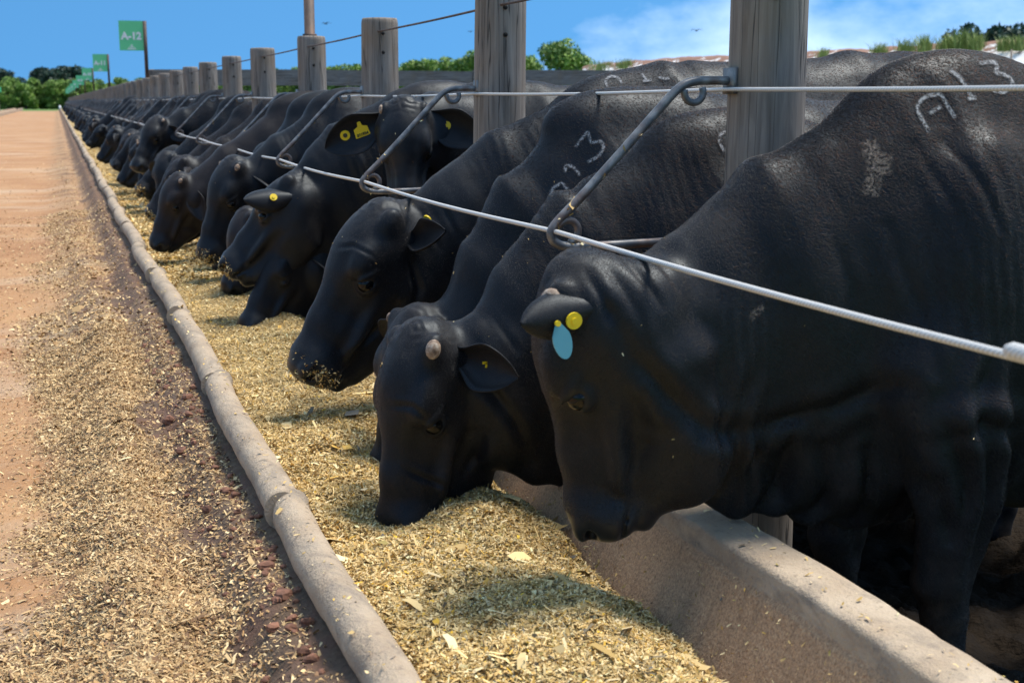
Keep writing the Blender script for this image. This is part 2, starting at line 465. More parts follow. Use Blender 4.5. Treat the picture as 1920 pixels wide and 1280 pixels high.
        he((0.262, -0.048, 0.104 * sg), (0.022, 0.006, 0.012), 0.012, '-', RE)       # tear groove
        he((0.33, -0.040, 0.100 * sg), (0.10, 0.03, 0.034), 0.04, '-')               # hollow of the face
        he((0.31, -0.128, 0.064 * sg), (0.11, 0.016, 0.020), 0.03)                   # cheek crest
        he((0.32, -0.172, 0.090 * sg), (0.09, 0.016, 0.022), 0.03, '-')              # hollow above the jaw
        he((0.500, -0.050, 0.050 * sg), (0.034, 0.022, 0.026), 0.012)                # nostril wing
        he((0.517, -0.064, 0.060 * sg), (0.020, 0.012, 0.024), 0.010, '-')           # nostril
        he((0.478, -0.1345, 0.092 * sg), (0.085, 0.0040, 0.036), 0.010, '-', RM)     # mouth line
        he((0.03, -0.050, 0.084 * sg), (0.034, 0.026, 0.018), 0.03)                   # horn base
    V, F = fd.mesh()
    # ---------------- skin folds and hide colour masks
    HV = (V - poll) @ HR / (hs, hs * deep, hs)
    n = np.zeros_like(V)
    tri = np.cross(V[F[:, 2]] - V[F[:, 0]], V[F[:, 3]] - V[F[:, 1]])
    for c in range(4): np.add.at(n, F[:, c], tri)
    n /= np.linalg.norm(n, axis=1)[:, None] + 1e-12
    hseg = np.clip(HV[:, 0], 0.0, 0.52); hd = np.linalg.norm(HV - np.stack([hseg, -0.11 + 0 * hseg, 0 * hseg], 1), axis=1)
    nk = sstep(0.15, 0.26, hd) * sstep(-0.45, -0.05, V[:, 0]) * (1 - 0.8 * np.abs(n[:, 2]))
    ax0 = cen[0][0]; dirn = unit(nb - ax0); tpar = (V - ax0) @ dirn
    low = sstep(0.05, -0.30, (V[:, 2] - (ax0[2] + tpar * dirn[2])))
    sd = g('seed', 0.0)
    ph = tpar * 2 * math.pi / 0.075 + 8.0 * vnoise(V + sd, 0.19)
    fold = np.sin(ph) * np.clip(0.25 + 1.1 * vnoise(V + sd + 5, 0.17), 0, 1) * nk
    V = V + n * (fold * (0.0016 + 0.0085 * low))[:, None] * g('fold', 1.0)
    ph2 = tpar * 2 * math.pi / 0.030 + 6.0 * vnoise(V + sd + 2, 0.13)
    V = V + n * (np.sin(ph2) * np.clip(vnoise(V + sd + 11, 0.19) + 0.15, 0, 1) * nk * 0.0020 * g('fine_fold', 1.0))[:, None]
    V = V + n * (fbm(V + sd, 0.22, 3) * 0.006 * sstep(0.1, -0.3, V[:, 0]))[:, None]
    V = V + n * (vnoise(V + sd, 0.05) * 0.0012)[:, None]
    for line, dep, wd in g('creases', ()):
        line = np.asarray(line, float); lo_, hi_ = line.min(0) - 6 * wd, line.max(0) + 6 * wd
        m = np.where((V[:, 1] > 0.02) & (V[:, 0] > lo_[0]) & (V[:, 0] < hi_[0]) & (V[:, 2] > lo_[2]) & (V[:, 2] < hi_[2]))[0]
        if len(m) == 0: continue
        q = V[m][:, [0, 2]]; dmin = np.full(len(m), 9.0); par_t = np.zeros(len(m)); ns_ = len(line) - 1
        for i_ in range(ns_):
            A_, B_ = line[i_][[0, 2]], line[i_ + 1][[0, 2]]; ab_ = B_ - A_; t_ = np.clip(((q - A_) @ ab_) / (ab_ @ ab_ + 1e-12), 0, 1)
            dd_ = np.linalg.norm(q - A_ - t_[:, None] * ab_, axis=1); up_ = dd_ < dmin; dmin[up_] = dd_[up_]; par_t[up_] = (i_ + t_[up_]) / ns_
        fade = np.sqrt(np.clip(np.sin(np.pi * np.clip(par_t, 0.04, 0.96)), 0, 1)) * (0.75 + 0.5 * vnoise(V[m] + sd, 0.06))
        V[m] += n[m] * (dep * fade * (-np.exp(-(dmin / wd) ** 2) + 0.5 * np.exp(-((dmin - 2.1 * wd) / (1.2 * wd)) ** 2)))[:, None]
    # curly poll
    pm = np.exp(-((HV[:, 0] - 0.0) ** 2 / 0.0035 + (HV[:, 1] + 0.03) ** 2 / 0.006 + HV[:, 2] ** 2 / 0.008))
    V = V + n * (np.sin(vnoise(V + sd, 0.030) * 7) * 0.0016 * pm)[:, None]
    muz = sstep(0.43, 0.485, HV[:, 0] + 0.25 * np.clip(-HV[:, 1] - 0.12, 0, 1)) * (np.abs(HV[:, 2]) < 0.12) * (HV[:, 1] > -0.22)
    eyem = np.exp(-((HV[:, 0] - 0.213) ** 2 / 0.0007 + (HV[:, 1] + 0.066) ** 2 / 0.0005 + (np.abs(HV[:, 2]) - 0.105) ** 2 / 0.0006))
    brown = np.clip(0.9 * pm + 0.8 * sstep(zb - 0.16, zb + 0.06, V[:, 2]) * (V[:, 0] < 0.3), 0, 1)
    dirt = sstep(0.62, 0.30, V[:, 2]) * (V[:, 0] < 0.35) + 0.5 * sstep(0.15, 0.75, fbm(V + sd + 9, 0.5, 3)) * (V[:, 0] < -0.2)
    cols = np.stack([np.clip(muz + eyem, 0, 1), brown, np.clip(dirt, 0, 1), np.clip(nk, 0, 1)], 1)
    # ---------------- ears joined to the same skin
    n_skin = len(F)
    parts = [(V, F)]; cl = [cols]; ears = {}
    down = np.array([0, 0, -1.0])
    for side, sg in (('l', 1), ('r', -1)):
        e = par.get('ear_' + side, {})
        d = HR @ np.array(e.get('d', (0.25, -0.25, 1.0 * sg))); nr = HR @ np.array(e.get('n', (0.55, 0.8, 0.1 * sg)))
        eb = e.get('base', (0.045, -0.125, 0.075)); ev, ef, pt = ear_vf(H(eb[0], eb[1], eb[2] * sg), d, nr, e.get('L', 0.235) * hs, e.get('W', 0.066) * hs, e.get('droop', 0.03), e.get('cup', 0.55), down, th=0.008)
        parts.append((ev, ef)); ears[side] = pt
        inner = np.tile(np.r_[np.ones(9), np.zeros(9)], 16)
        cl.append(np.stack([np.zeros(len(ev)), 0.25 * np.ones(len(ev)), 0.12 * inner, np.zeros(len(ev))], 1))
    V, F = merge(parts); cols = np.concatenate(cl)
    flip = np.array([-1.0, -1.0, 1.0])
    me = np_mesh('cow_skin', V * flip, F, None)
    add_color(me, 'hide', cols)
    info = dict(deep=deep, H=lambda a, b, c=0.0: H(a, b, c) * flip, HR=HR * flip[:, None], hs=hs,
                ear=lambda s, a, t, off=0.0: tuple(q * flip for q in ears[s](a, t, off)), par=par, me=me, V=V * flip, F=F, n_skin=n_skin)
    return info

def coat(info, o, n, length=0.0066, rad=0.00028):
    """short lying hair over the side and top of an animal, combed backwards and down"""
    V, F = info['V'], info['F']
    a, b, c, d = V[F[:, 0]], V[F[:, 1]], V[F[:, 2]], V[F[:, 3]]
    cr = np.cross(c - a, d - b); ar = np.linalg.norm(cr, axis=1) / 2; nr = cr / (2 * ar[:, None] + 1e-12)
    cen = (a + b + c + d) / 4
    view = np.array([0, 0, EYE]) - np.array(o.location) - cen; view /= np.linalg.norm(view, axis=1)[:, None]
    HV = (cen - info['H'](0, 0)) @ info['HR'] / (info['hs'], info['hs'] * info['deep'], info['hs'])
    hseg = np.clip(HV[:, 0], 0.0, 0.52); hd = np.linalg.norm(HV - np.stack([hseg, -0.11 + 0 * hseg, 0 * hseg], 1), axis=1)
    bare = (HV[:, 0] > 0.475) & (hd < 0.2) | (np.linalg.norm((HV - (0.216, -0.068, 0)) * (1, 1, 0), axis=1) < 0.03) & (np.abs(HV[:, 2]) > 0.06) & (hd < 0.2)
    wgt = ar * ((nr * view).sum(1) > -0.35) * (cen[:, 0] < 1.3) * ~bare
    wgt /= wgt.sum(); k = RNG.choice(len(F), n, p=wgt)
    r1, r2 = RNG.uniform(0, 1, (n, 1)), RNG.uniform(0, 1, (n, 1))
    P = (a[k] * (1 - r1) + b[k] * r1) * (1 - r2) + (d[k] * (1 - r1) + c[k] * r1) * r2
    nn = nr[k]; hw = sstep(0.30, 0.16, hd[k])[:, None]
    flow = np.array([1.0, 0, -0.75]) * (1 - hw) + info['HR'][:, 0] * hw
    flow = flow + 0.35 * np.stack([vnoise(P + 3, 0.14), vnoise(P + 9, 0.14), vnoise(P + 15, 0.14)], 1) + RNG.normal(0, 0.16, (n, 3))
    t = flow - nn * (flow * nn).sum(1)[:, None]; t /= np.linalg.norm(t, axis=1)[:, None] + 1e-9
    L = (length * RNG.uniform(0.6, 1.25, n) * (1 - 0.45 * hw[:, 0]) * np.where(k >= info['n_skin'], 0.5, 1.0))[:, None]
    p0 = P - nn * 0.0006; p1 = P + t * L * 0.5 + nn * L * 0.15; p2 = P + t * L + nn * L * 0.11
    hc_ = bpy.data.hair_curves.new('coat'); hc_.add_curves([3] * n)
    hc_.attributes['position'].data.foreach_set('vector', np.stack([p0, p1, p2], 1).astype(np.float32).ravel())
    ra = hc_.attributes.get('radius') or hc_.attributes.new('radius', 'FLOAT', 'POINT')
    ra.data.foreach_set('value', np.tile(np.array([rad, rad * 0.8, rad * 0.2], np.float32), n))
    hc_.materials.append(M['coat'])
    c_ = link('coat', hc_, o); c_['kind'] = 'stuff'; c_.color = o.color
    return c_
# ------------------------------------------------------------------ materials of the place
def m_hide():
    t = NT('black_hide'); p = t.coord('Object')
    n1 = t.noise(p, 3.0, 4); hair = t.noise(t.coord('Object', (120, 120, 30), rot=(0, 0.45, 0)), 2.2, 4, 0.65, 0.5); n3 = t.noise(p, 24.0, 5, 0.6); n4 = t.noise(p, 9.0, 4, 0.55)
    mz, br, dr = t.attr('hide', 0), t.attr('hide', 1), t.attr('hide', 2)
    an = t.n.new('ShaderNodeAttribute'); an.attribute_name = 'hide'; neck = an.outputs['Alpha']
    oi = t.n.new('ShaderNodeObjectInfo'); sp = t.n.new('ShaderNodeSeparateColor'); t.l.new(oi.outputs['Color'], sp.inputs[0])
    base = t.mix(t.ramp(n1, [(0.35, 0.0), (0.7, 1.0)]), (0.0032, 0.0040, 0.0060), (0.0062, 0.0072, 0.0098))
    base = t.mix(t.ramp(n4, [(0.52, 0.0), (0.72, 0.7)]), base, (0.0135, 0.0110, 0.0105))
    base = t.mix(t.math('MULTIPLY', sp.outputs[0], 0.85), base, (0.022, 0.0145, 0.0115))
    base = t.mix(t.math('MULTIPLY', br, t.ramp(n1, [(0.3, 0.25), (0.75, 0.9)])), base, (0.020, 0.0155, 0.0140))
    base = t.mix(t.math('MULTIPLY', dr, t.ramp(n3, [(0.42, 0.0), (0.72, 0.75)])), base, (0.075, 0.055, 0.04))
    dust = t.math('MULTIPLY', t.ramp(n4, [(0.45, 0.0), (0.8, 0.30)]), t.ramp(n3, [(0.40, 0.0), (0.75, 1.0)]))
    base = t.mix(dust, base, (0.055, 0.05, 0.046))
    base = t.mix(mz, base, (0.012, 0.0115, 0.012))
    rough = t.math('ADD', t.ramp(hair, [(0.3, 0.46), (0.75, 0.54)]), t.math('MULTIPLY', t.math('SUBTRACT', n4, 0.5), 0.25))
    rough = t.math('SUBTRACT', rough, t.math('MULTIPLY', mz, 0.12))
    cn = t.noise(t.coord('Object', (34, 30, 8), rot=(0, 0.35, 0)), 1.0, 3, 0.5, 0.9)
    cr = t.math('ABSOLUTE', t.math('SUBTRACT', cn, 0.5)); crease = t.ramp(cr, [(0.0, 0.0), (0.05, 1.0)])
    crease = t.mix(t.math('MULTIPLY', neck, 0.85), (1, 1, 1), crease)
    b = t.bump(crease, 0.10, 0.004); b = t.bump(n4, 0.18, 0.010, b); b = t.bump(n3, 0.05, 0.005, b); b = t.bump(hair, 0.05, 0.0022, b)
    t.b.inputs['Specular IOR Level'].default_value = 0.30; t.b.inputs['Specular Tint'].default_value = (0.76, 0.88, 1.0, 1)
    t.b.inputs['Sheen Weight'].default_value = 0.02; t.b.inputs['Sheen Roughness'].default_value = 0.45
    t.b.inputs['Sheen Tint'].default_value = (0.75, 0.85, 1, 1)
    return t.out(base, rough, b)
def m_coat():
    t = NT('short_black_coat'); h = t.n.new('ShaderNodeBsdfHairPrincipled'); h.parametrization = 'MELANIN'
    oi = t.n.new('ShaderNodeObjectInfo'); sp = t.n.new('ShaderNodeSeparateColor'); t.l.new(oi.outputs['Color'], sp.inputs[0])
    h.inputs['Melanin'].default_value = 1.0; h.inputs['Roughness'].default_value = 0.33; h.inputs['Radial Roughness'].default_value = 0.45
    h.inputs['Random Color'].default_value = 0.15; h.inputs['Random Roughness'].default_value = 0.3
    h.inputs['Melanin Redness'].default_value = 0.25
    t.l.new(h.outputs[0], t.n['Material Output'].inputs[0]); return t.m
def m_wood(ax=(1, 1, 0.06)):
    t = NT('weathered_wood'); p = t.coord('Object', ax); q = t.coord('Object')
    g = t.noise(p, 55, 5, 0.6, 0.6); g2 = t.noise(q, 5, 4); g3 = t.noise(t.coord('Object', tuple(0.5 * a if a < 1 else a for a in ax)), 22, 3, 0.5, 0.4)
    c = t.mix(t.ramp(g, [(0.3, 0.0), (0.7, 1.0)]), (0.13, 0.113, 0.102), (0.32, 0.28, 0.245))
    c = t.mix(t.ramp(g2, [(0.4, 0.0), (0.75, 0.65)]), c, (0.24, 0.165, 0.105))
    crack = t.ramp(g3, [(0.495, 1.0), (0.507, 0.0), (0.52, 1.0)])
    c = t.mix(t.math('SUBTRACT', 1.0, crack), c, (0.03, 0.026, 0.024))
    b = t.bump(crack, 0.5, 0.005); b = t.bump(g, 0.5, 0.004, b)
    return t.out(c, 0.85, b)
def m_concrete():
    t = NT('trough_concrete'); p = t.coord('Object')
    n1 = t.noise(p, 6, 5, 0.6); n2 = t.noise(p, 130, 3, 0.7); n3 = t.noise(t.coord('Object', (1, 0.6, 1), rot=(0.5, 0, 0.6)), 9, 5, 0.65, 1.4)
    c = t.mix(t.ramp(n1, [(0.3, 0.0), (0.7, 1.0)]), (0.36, 0.265, 0.18), (0.52, 0.42, 0.31))
    c = t.mix(t.ramp(n3, [(0.48, 0.0), (0.66, 0.75)]), c, (0.215, 0.178, 0.145))
    c = t.mix(t.ramp(t.noise(p, 38, 4, 0.7), [(0.60, 0.0), (0.70, 0.6)]), c, (0.13, 0.10, 0.08))
    c = t.mix(t.ramp(n2, [(0.5, 0.0), (0.75, 0.5)]), c, (0.50, 0.40, 0.25))
    # feed stained inside: the hollow of the pipe section
    st = t.attr('stain', 0)
    grit = t.ramp(t.noise(p, 170, 4, 0.75), [(0.32, (0.22, 0.13, 0.075)), (0.52, (0.53, 0.325, 0.18)), (0.72, (0.70, 0.48, 0.28))])
    grit = t.mix(t.ramp(t.noise(t.coord('Object', (3, 9, 1.2)), 3.0, 4, 0.6), [(0.5, 0.0), (0.75, 0.5)]), grit, (0.16, 0.105, 0.07))
    c = t.mix(t.math('MULTIPLY', st, 0.92), c, grit)
    b = t.bump(n2, 0.9, 0.006); b = t.bump(n1, 0.5, 0.015, b); b = t.bump(t.noise(p, 38, 4, 0.7), 0.5, 0.006, b)
    return t.out(c, 0.9, b)
def m_steel():
    t = NT('rod_steel'); p = t.coord('Object'); n = t.noise(p, 30, 4); n2 = t.noise(p, 9, 3)
    c = t.mix(t.ramp(n, [(0.4, 0.0), (0.65, 1.0)]), (0.13, 0.13, 0.135), (0.27, 0.26, 0.25))
    c = t.mix(t.ramp(n2, [(0.5, 0.0), (0.65, 0.8)]), c, (0.16, 0.085, 0.055))
    return t.out(c, 0.45, t.bump(n, 0.25, 0.003), Metallic=0.45)
def m_cable():
    t = NT('steel_cable')
    w = t.node('ShaderNodeTexWave', wave_type='BANDS', bands_direction='DIAGONAL', Scale=70.0)
    t.l.new(t.coord('Object', (1, 1, 1)), w.inputs['Vector'])
    c = t.mix(w.outputs['Fac'], (0.50, 0.48, 0.45), (0.74, 0.72, 0.69))
    return t.out(c, 0.42, t.bump(w.outputs['Fac'], 0.35, 0.002), Metallic=0.15)
def m_feed(name='feed_base', k=1.0):
    t = NT(name); p = t.pos(); k = k * 1.25
    n = t.noise(p, 75, 5, 0.75); n2 = t.noise(p, 4, 3)
    c = t.ramp(n, [(0.30, (0.10 * k, 0.07 * k, 0.028 * k)), (0.46, (0.34 * k, 0.235 * k, 0.095 * k)), (0.60, (0.50 * k, 0.375 * k, 0.175 * k)), (0.75, (0.66 * k, 0.54 * k, 0.31 * k))])
    c = t.mix(t.ramp(n2, [(0.42, 0.0), (0.7, 0.45)]), c, (0.20 * k, 0.15 * k, 0.065 * k))
    return t.out(c, 0.85, t.bump(n, 1.0, 0.02))
def m_chip():
    t = NT('chopped_feed_chips'); return t.out(t.attr('tone'), 0.75)
def m_road():
    t = NT('red_dirt'); p = t.pos(); lit = t.attr('litter', 0)
    n1 = t.noise(p, 1.3, 5, 0.6); n2 = t.noise(p, 60, 5, 0.7); n3 = t.noise(t.pos((0.5, 1.6, 1)), 1.1, 4, 0.6); n4 = t.noise(p, 9, 4)
    c = t.mix(t.ramp(n1, [(0.3, 0.0), (0.7, 1.0)]), (0.31, 0.145, 0.058), (0.43, 0.238, 0.108))
    c = t.mix(t.ramp(n2, [(0.55, 0.0), (0.75, 0.6)]), c, (0.52, 0.38, 0.26))
    c = t.mix(t.ramp(n3, [(0.52, 0.0), (0.66, 0.6)]), c, (0.50, 0.36, 0.235))
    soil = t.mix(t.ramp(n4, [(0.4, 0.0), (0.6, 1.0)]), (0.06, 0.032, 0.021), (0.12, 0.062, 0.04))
    lc = t.ramp(n2, [(0.32, (0.13, 0.085, 0.05)), (0.5, (0.30, 0.215, 0.115)), (0.7, (0.50, 0.40, 0.24))])
    lc = t.mix(t.ramp(n4, [(0.5, 0.0), (0.6, 0.8)]), lc, soil)
    c = t.mix(t.math('MULTIPLY', lit, t.ramp(n4, [(0.15, 1.0), (0.9, 0.8)])), c, lc)
    c = t.mix(t.attr('litter', 1), c, soil)  # dark soil, with the trough's shade painted into the strip at its foot
    b = t.bump(n2, 0.7, 0.012); b = t.bump(n4, 0.4, 0.03, b)
    return t.out(c, 0.92, b)
def m_mud():
    t = NT('pen_mud'); p = t.pos(); n = t.noise(p, 14, 6, 0.7); n2 = t.noise(p, 60, 3)
    c = t.ramp(n, [(0.3, (0.010, 0.007, 0.005)), (0.55, (0.024, 0.017, 0.011)), (0.78, (0.040, 0.029, 0.020))])
    t.b.inputs['Specular IOR Level'].default_value = 0.15
    return t.out(c, 0.9, t.bump(n2, 0.8, 0.02))
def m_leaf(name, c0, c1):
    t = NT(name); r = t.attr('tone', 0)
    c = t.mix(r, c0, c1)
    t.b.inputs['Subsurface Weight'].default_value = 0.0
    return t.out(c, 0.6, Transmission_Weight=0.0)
def m_bark():
    t = NT('bark'); n = t.noise(t.coord('Object', (1, 1, 0.2)), 20, 4)
    return t.out(t.mix(n, (0.06, 0.045, 0.035), (0.15, 0.12, 0.095)), 0.9, t.bump(n, 0.5, 0.02))
def m_rust():
    t = NT('rusty_steel'); n = t.noise(t.coord('Object', (1, 1, 0.5)), 16, 5, 0.65)
    return t.out(t.ramp(n, [(0.35, (0.055, 0.042, 0.04)), (0.55, (0.10, 0.068, 0.055)), (0.7, (0.15, 0.075, 0.045))]), 0.65, t.bump(n, 0.3, 0.004), Metallic=0.2)
def m_horn():
    t = NT('horn'); n = t.noise(t.coord('Object'), 70, 4, 0.6)
    return t.out(t.ramp(n, [(0.3, (0.10, 0.06, 0.04)), (0.5, (0.27, 0.19, 0.135)), (0.7, (0.50, 0.44, 0.37))]), 0.6, t.bump(n, 0.5, 0.004))
def m_tarp():
    t = NT('soil_strewn_white_tarpaulin'); p = t.pos()
    n = t.noise(p, 0.55, 6, 0.65); n2 = t.noise(t.pos((1, 1, 2.5)), 1.6, 5, 0.7)
    edge = t.attr('soil', 0)
    f = t.ramp(t.math('ADD', n2, t.math('MULTIPLY', edge, 0.30)), [(0.60, 0.0), (0.66, 1.0)])
    c = t.mix(t.ramp(n, [(0.4, 0.0), (0.7, 1.0)]), (0.70, 0.69, 0.67), (0.86, 0.86, 0.85))
    c = t.mix(f, c, t.mix(n, (0.17, 0.075, 0.045), (0.30, 0.16, 0.10)))
    return t.out(c, 0.7, t.bump(n2, 0.6, 0.15))
M = dict(hide=m_hide(), coat=m_coat(), wood=m_wood(), plank=m_wood((0.06, 1, 1)), concrete=m_concrete(), steel=m_steel(), cable=m_cable(), feed=m_feed(), chip=m_chip(),
         road=m_road(), mud=m_mud(), bark=m_bark(), tarp=m_tarp(),
         rust=m_rust(), hole=plain('drilled_hole', (0.006, 0.006, 0.006), 0.9),
         green=plain('sign_green', (0.16, 0.66, 0.31), 0.9), white=plain('sign_white', (0.86, 0.87, 0.86), 0.6),
         leaf_hedge=m_leaf('hedge_leaf', (0.06, 0.13, 0.018), (0.23, 0.36, 0.05)), leaf_tree=m_leaf('tree_leaf', (0.02, 0.06, 0.012), (0.085, 0.19, 0.03)),
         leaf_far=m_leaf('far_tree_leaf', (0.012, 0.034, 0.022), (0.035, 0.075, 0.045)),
         grass=m_leaf('tall_grass_blade', (0.10, 0.17, 0.03), (0.34, 0.40, 0.11)),
         eye=plain('eye_dark', (0.003, 0.003, 0.003), 0.05, Specular_IOR_Level=0.3), horn=m_horn(),
         tag_yellow=plain('tag_yellow', (0.78, 0.56, 0.015), 0.45), tag_blue=plain('tag_blue', (0.10, 0.33, 0.42), 0.4), ink=plain('tag_ink', (0.05, 0.045, 0.02), 0.6))

# ------------------------------------------------------------------ ground
def grid_mesh(name, xs, ys, zf, mat):
    X, Y = np.meshgrid(xs, ys, indexing='ij'); Z = zf(X, Y)
    V = np.stack([X, Y, Z], -1).reshape(-1, 3); nx, ny = len(xs), len(ys)
    i, j = np.meshgrid(np.arange(nx - 1), np.arange(ny - 1), indexing='ij'); i, j = i.ravel(), j.ravel()
    F = np.stack([i * ny + j, (i + 1) * ny + j, (i + 1) * ny + j + 1, i * ny + j + 1], 1)
    return np_mesh(name, V, F, mat), V
def n2(X, Y, s, o=3, sd=0.0):
    return fbm(np.stack([X.ravel(), Y.ravel(), np.full(X.size, sd)], 1), s, o).reshape(X.shape)
ROAD_Z = 0.30                                # the feed road lies higher than the pen floor
def road_z(X, Y):
    wob = 0.05 * n2(X * 0, Y, 1.6, 2, 3.0)
    far = sstep(14, 5, Y)
    crest = np.exp(-((X - 0.12 - wob) / 0.11) ** 2) * (0.010 + 0.075 * far)
    trench = -0.02 * sstep(0.22, 0.30, X) * sstep(0.44, 0.36, X)
    return ROAD_Z + 0.125 * sstep(0.20, 0.36, X) + 0.045 * sstep(-0.25, 0.1, X) + crest + trench + 0.018 * n2(X, Y, 0.22, 4) * sstep(-0.5, 0.0, X) * (0.1 + 0.9 * far) + 0.012 * n2(X, Y, 0.9, 2) * sstep(12, 5, Y)
def litter_mask(X, Y):
    wob = 0.06 * n2(X * 0, Y, 1.3, 3, 8.0) + 0.10 * n2(X, Y, 0.6, 3, 2.0)
    left = sstep(-0.20, 0.03, X + wob * 1.2) * (0.35 + 0.65 * sstep(9, 4.2, Y))
    return left
def soil_shade_mask(X, Y):
    return np.clip(sstep(0.18, 0.29, X + 0.05 * n2(X, Y, 0.25, 3, 5.0)) * 0.85 + 0.7 * sstep(0.30, 0.55, n2(X, Y, 0.35, 3, 21.0)) * sstep(-0.1, 0.1, X), 0, 1)  # bare soil patches; strip along the trough also darkened for the trough's shadow
xs = np.concatenate([np.arange(-6.5, -1.0, 0.25), np.arange(-1.0, -0.4, 0.05), np.arange(-0.4, 0.487, 0.014)])
ys = np.concatenate([np.arange(0.3, 2.4, 0.06), np.arange(2.4, 6.5, 0.02), 6.5 * 1.012 ** np.arange(1, 272)])
me, V = grid_mesh('feed_road', xs, ys, road_z, M['road'])
lm = litter_mask(V[:, 0], V[:, 1]); sm = soil_shade_mask(V[:, 0], V[:, 1])
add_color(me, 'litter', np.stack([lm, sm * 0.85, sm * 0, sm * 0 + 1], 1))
tag(link('feed_road', me), kind='structure')
# the land all round, one sheet to the horizon
def land_mat():
    t = NT('grass_land'); p = t.pos(); n = t.noise(p, 0.12, 5); n2_ = t.noise(p, 2.2, 4)
    c = t.mix(t.ramp(n, [(0.4, 0.0), (0.6, 1.0)]), (0.075, 0.15, 0.022), (0.12, 0.20, 0.04))
    c = t.mix(t.ramp(n2_, [(0.45, 0.0), (0.7, 0.6)]), c, (0.05, 0.10, 0.015))
    return t.out(c, 0.9)
S = 1800
def land_z(X, Y):
    return np.where((X > 0.43) & (X < 33) & (Y > -40) & (Y < 214), -0.12, ROAD_Z - 0.09)
lx = np.array([-S, -300, -60, -7, 0.40, 0.46, 8, 32, 34, 60, 300, S]); ly = np.array([-S, -300, -41, -39, 0, 60, 120, 213, 215, 300, 600, S])
me, _ = grid_mesh('ground', lx, ly, land_z, land_mat())
tag(link('ground', me), kind='structure')
# pen floor
def pen_z(X, Y):
    near = sstep(9, 5, Y) * sstep(6.5, 4, X)
    return 0.02 + 0.04 * n2(X, Y, 0.3, 3, 4.0) * near + 0.034 * np.abs(n2(X, Y, 0.075, 3, 9.0)) * near
xs = np.concatenate([np.arange(1.325, 4.2, 0.018), 4.2 * 1.06 ** np.arange(1, 36)]); ys = np.concatenate([np.arange(0.6, 6.0, 0.018), 6.0 * 1.05 ** np.arange(1, 74)])
me, _ = grid_mesh('pen_floor', xs, ys, pen_z, M['mud'])
tag(link('pen_floor', me), kind='structure')

# ------------------------------------------------------------------ trough of concrete pipe sections
def trough_profile():
    P = [(0.475, -0.05), (0.465, 0.20), (0.452, 0.42), (0.440, 0.462)]
    for a in np.linspace(245, -20, 14): P.append((0.452 + 0.043 * math.cos(math.radians(a)), 0.503 + 0.044 * math.sin(math.radians(a))))
    P += [(0.487, 0.45)]
    for a in np.linspace(200, 318, 12): P.append((0.830 + 0.345 * math.cos(math.radians(a)), 0.50 + 0.36 * math.sin(math.radians(a))))
    P += [(1.155, 0.36), (1.196, 0.455), (1.209, 0.488), (1.2115, 0.495), (1.2185, 0.500), (1.2195, 0.507), (1.2215, 0.538), (1.2245, 0.5465), (1.232, 0.551), (1.245, 0.5525), (1.318, 0.5525), (1.332, 0.550), (1.340, 0.543), (1.343, 0.530), (1.343, 0.48), (1.325, 0.25), (1.32, -0.05)]
    return np.array(P)
TP = trough_profile()
def section_mesh(L, seed):
    n = 40; ts = np.linspace(0, 1, n); k = len(TP); V = []; stn = []
    rs = np.random.default_rng(seed); amp = rs.uniform(-0.012, 0.012, 4)
    for t in ts:
        p = TP.copy()
        bell = math.exp(-(t / 0.03) ** 2) * 0.008 - math.exp(-((t - 1.0) / 0.03) ** 2) * 0.010
        c = np.array([0.86, 0.50]); dv = p - c; p = p + dv / (np.linalg.norm(dv, axis=1)[:, None] + 1e-6) * bell
        p[:, 0] += (amp[0] * math.sin(t * 3.1) + amp[2] * math.sin(t * 7)) * 0.7; p[:, 1] += np.where(p[:, 1] > 0.3, (amp[1] * math.sin(t * 3.1) + amp[3] * math.sin(t * 9) * 0.5) * np.where(p[:, 0] > 0.8, 0.3, 0.8), 0)
        V.append(np.stack([p[:, 0], np.full(k, t * L), p[:, 1]], 1))
        stn.append(((np.arange(k) > 17) & (np.arange(k) < 36)).astype(float))
    V = np.concatenate(V); V = V + 0.0025 * np.stack([vnoise(V + seed, 0.06), vnoise(V + seed + 3, 0.3) * 0, vnoise(V + seed + 6, 0.06)], 1)
    i, j = np.meshgrid(np.arange(n - 1), np.arange(k), indexing='ij'); i, j = i.ravel(), j.ravel(); j2 = (j + 1) % k
    F = np.stack([i * k + j, i * k + j2, (i + 1) * k + j2, (i + 1) * k + j], 1)
    me = np_mesh('trough_section', V, F[:, ::-1], M['concrete'])
    bmx = bmesh.new(); bmx.from_mesh(me); bmx.verts.ensure_lookup_table()
    for e0 in (0, (n - 1) * k):
        bmx.faces.new([bmx.verts[e0 + q] for q in (range(k) if e0 == 0 else range(k - 1, -1, -1))])
    bmx.to_mesh(me); bmx.free()
    st = np.concatenate(stn); add_color(me, 'stain', np.stack([st, st, st, st * 0 + 1], 1)); return me
SEC = 1.46
sect = [section_mesh(SEC + 0.03, s) for s in (1, 2, 3, 4, 5)]
trough = empty('feed_trough', (0.85, 0, 0))
tag(trough, 'long concrete feed trough of butted pipe sections filled with chopped feed', 'trough')
yy, k = 0.02, 0
while yy < 190:
    o = link('trough_section', sect[(k * 3 + k // 4) % 5], trough, (-0.85 + random.uniform(-0.008, 0.008), yy, random.uniform(-0.008, 0.005)), (0, 0, random.uniform(-0.005, 0.005)))
    yy += SEC; k += 1

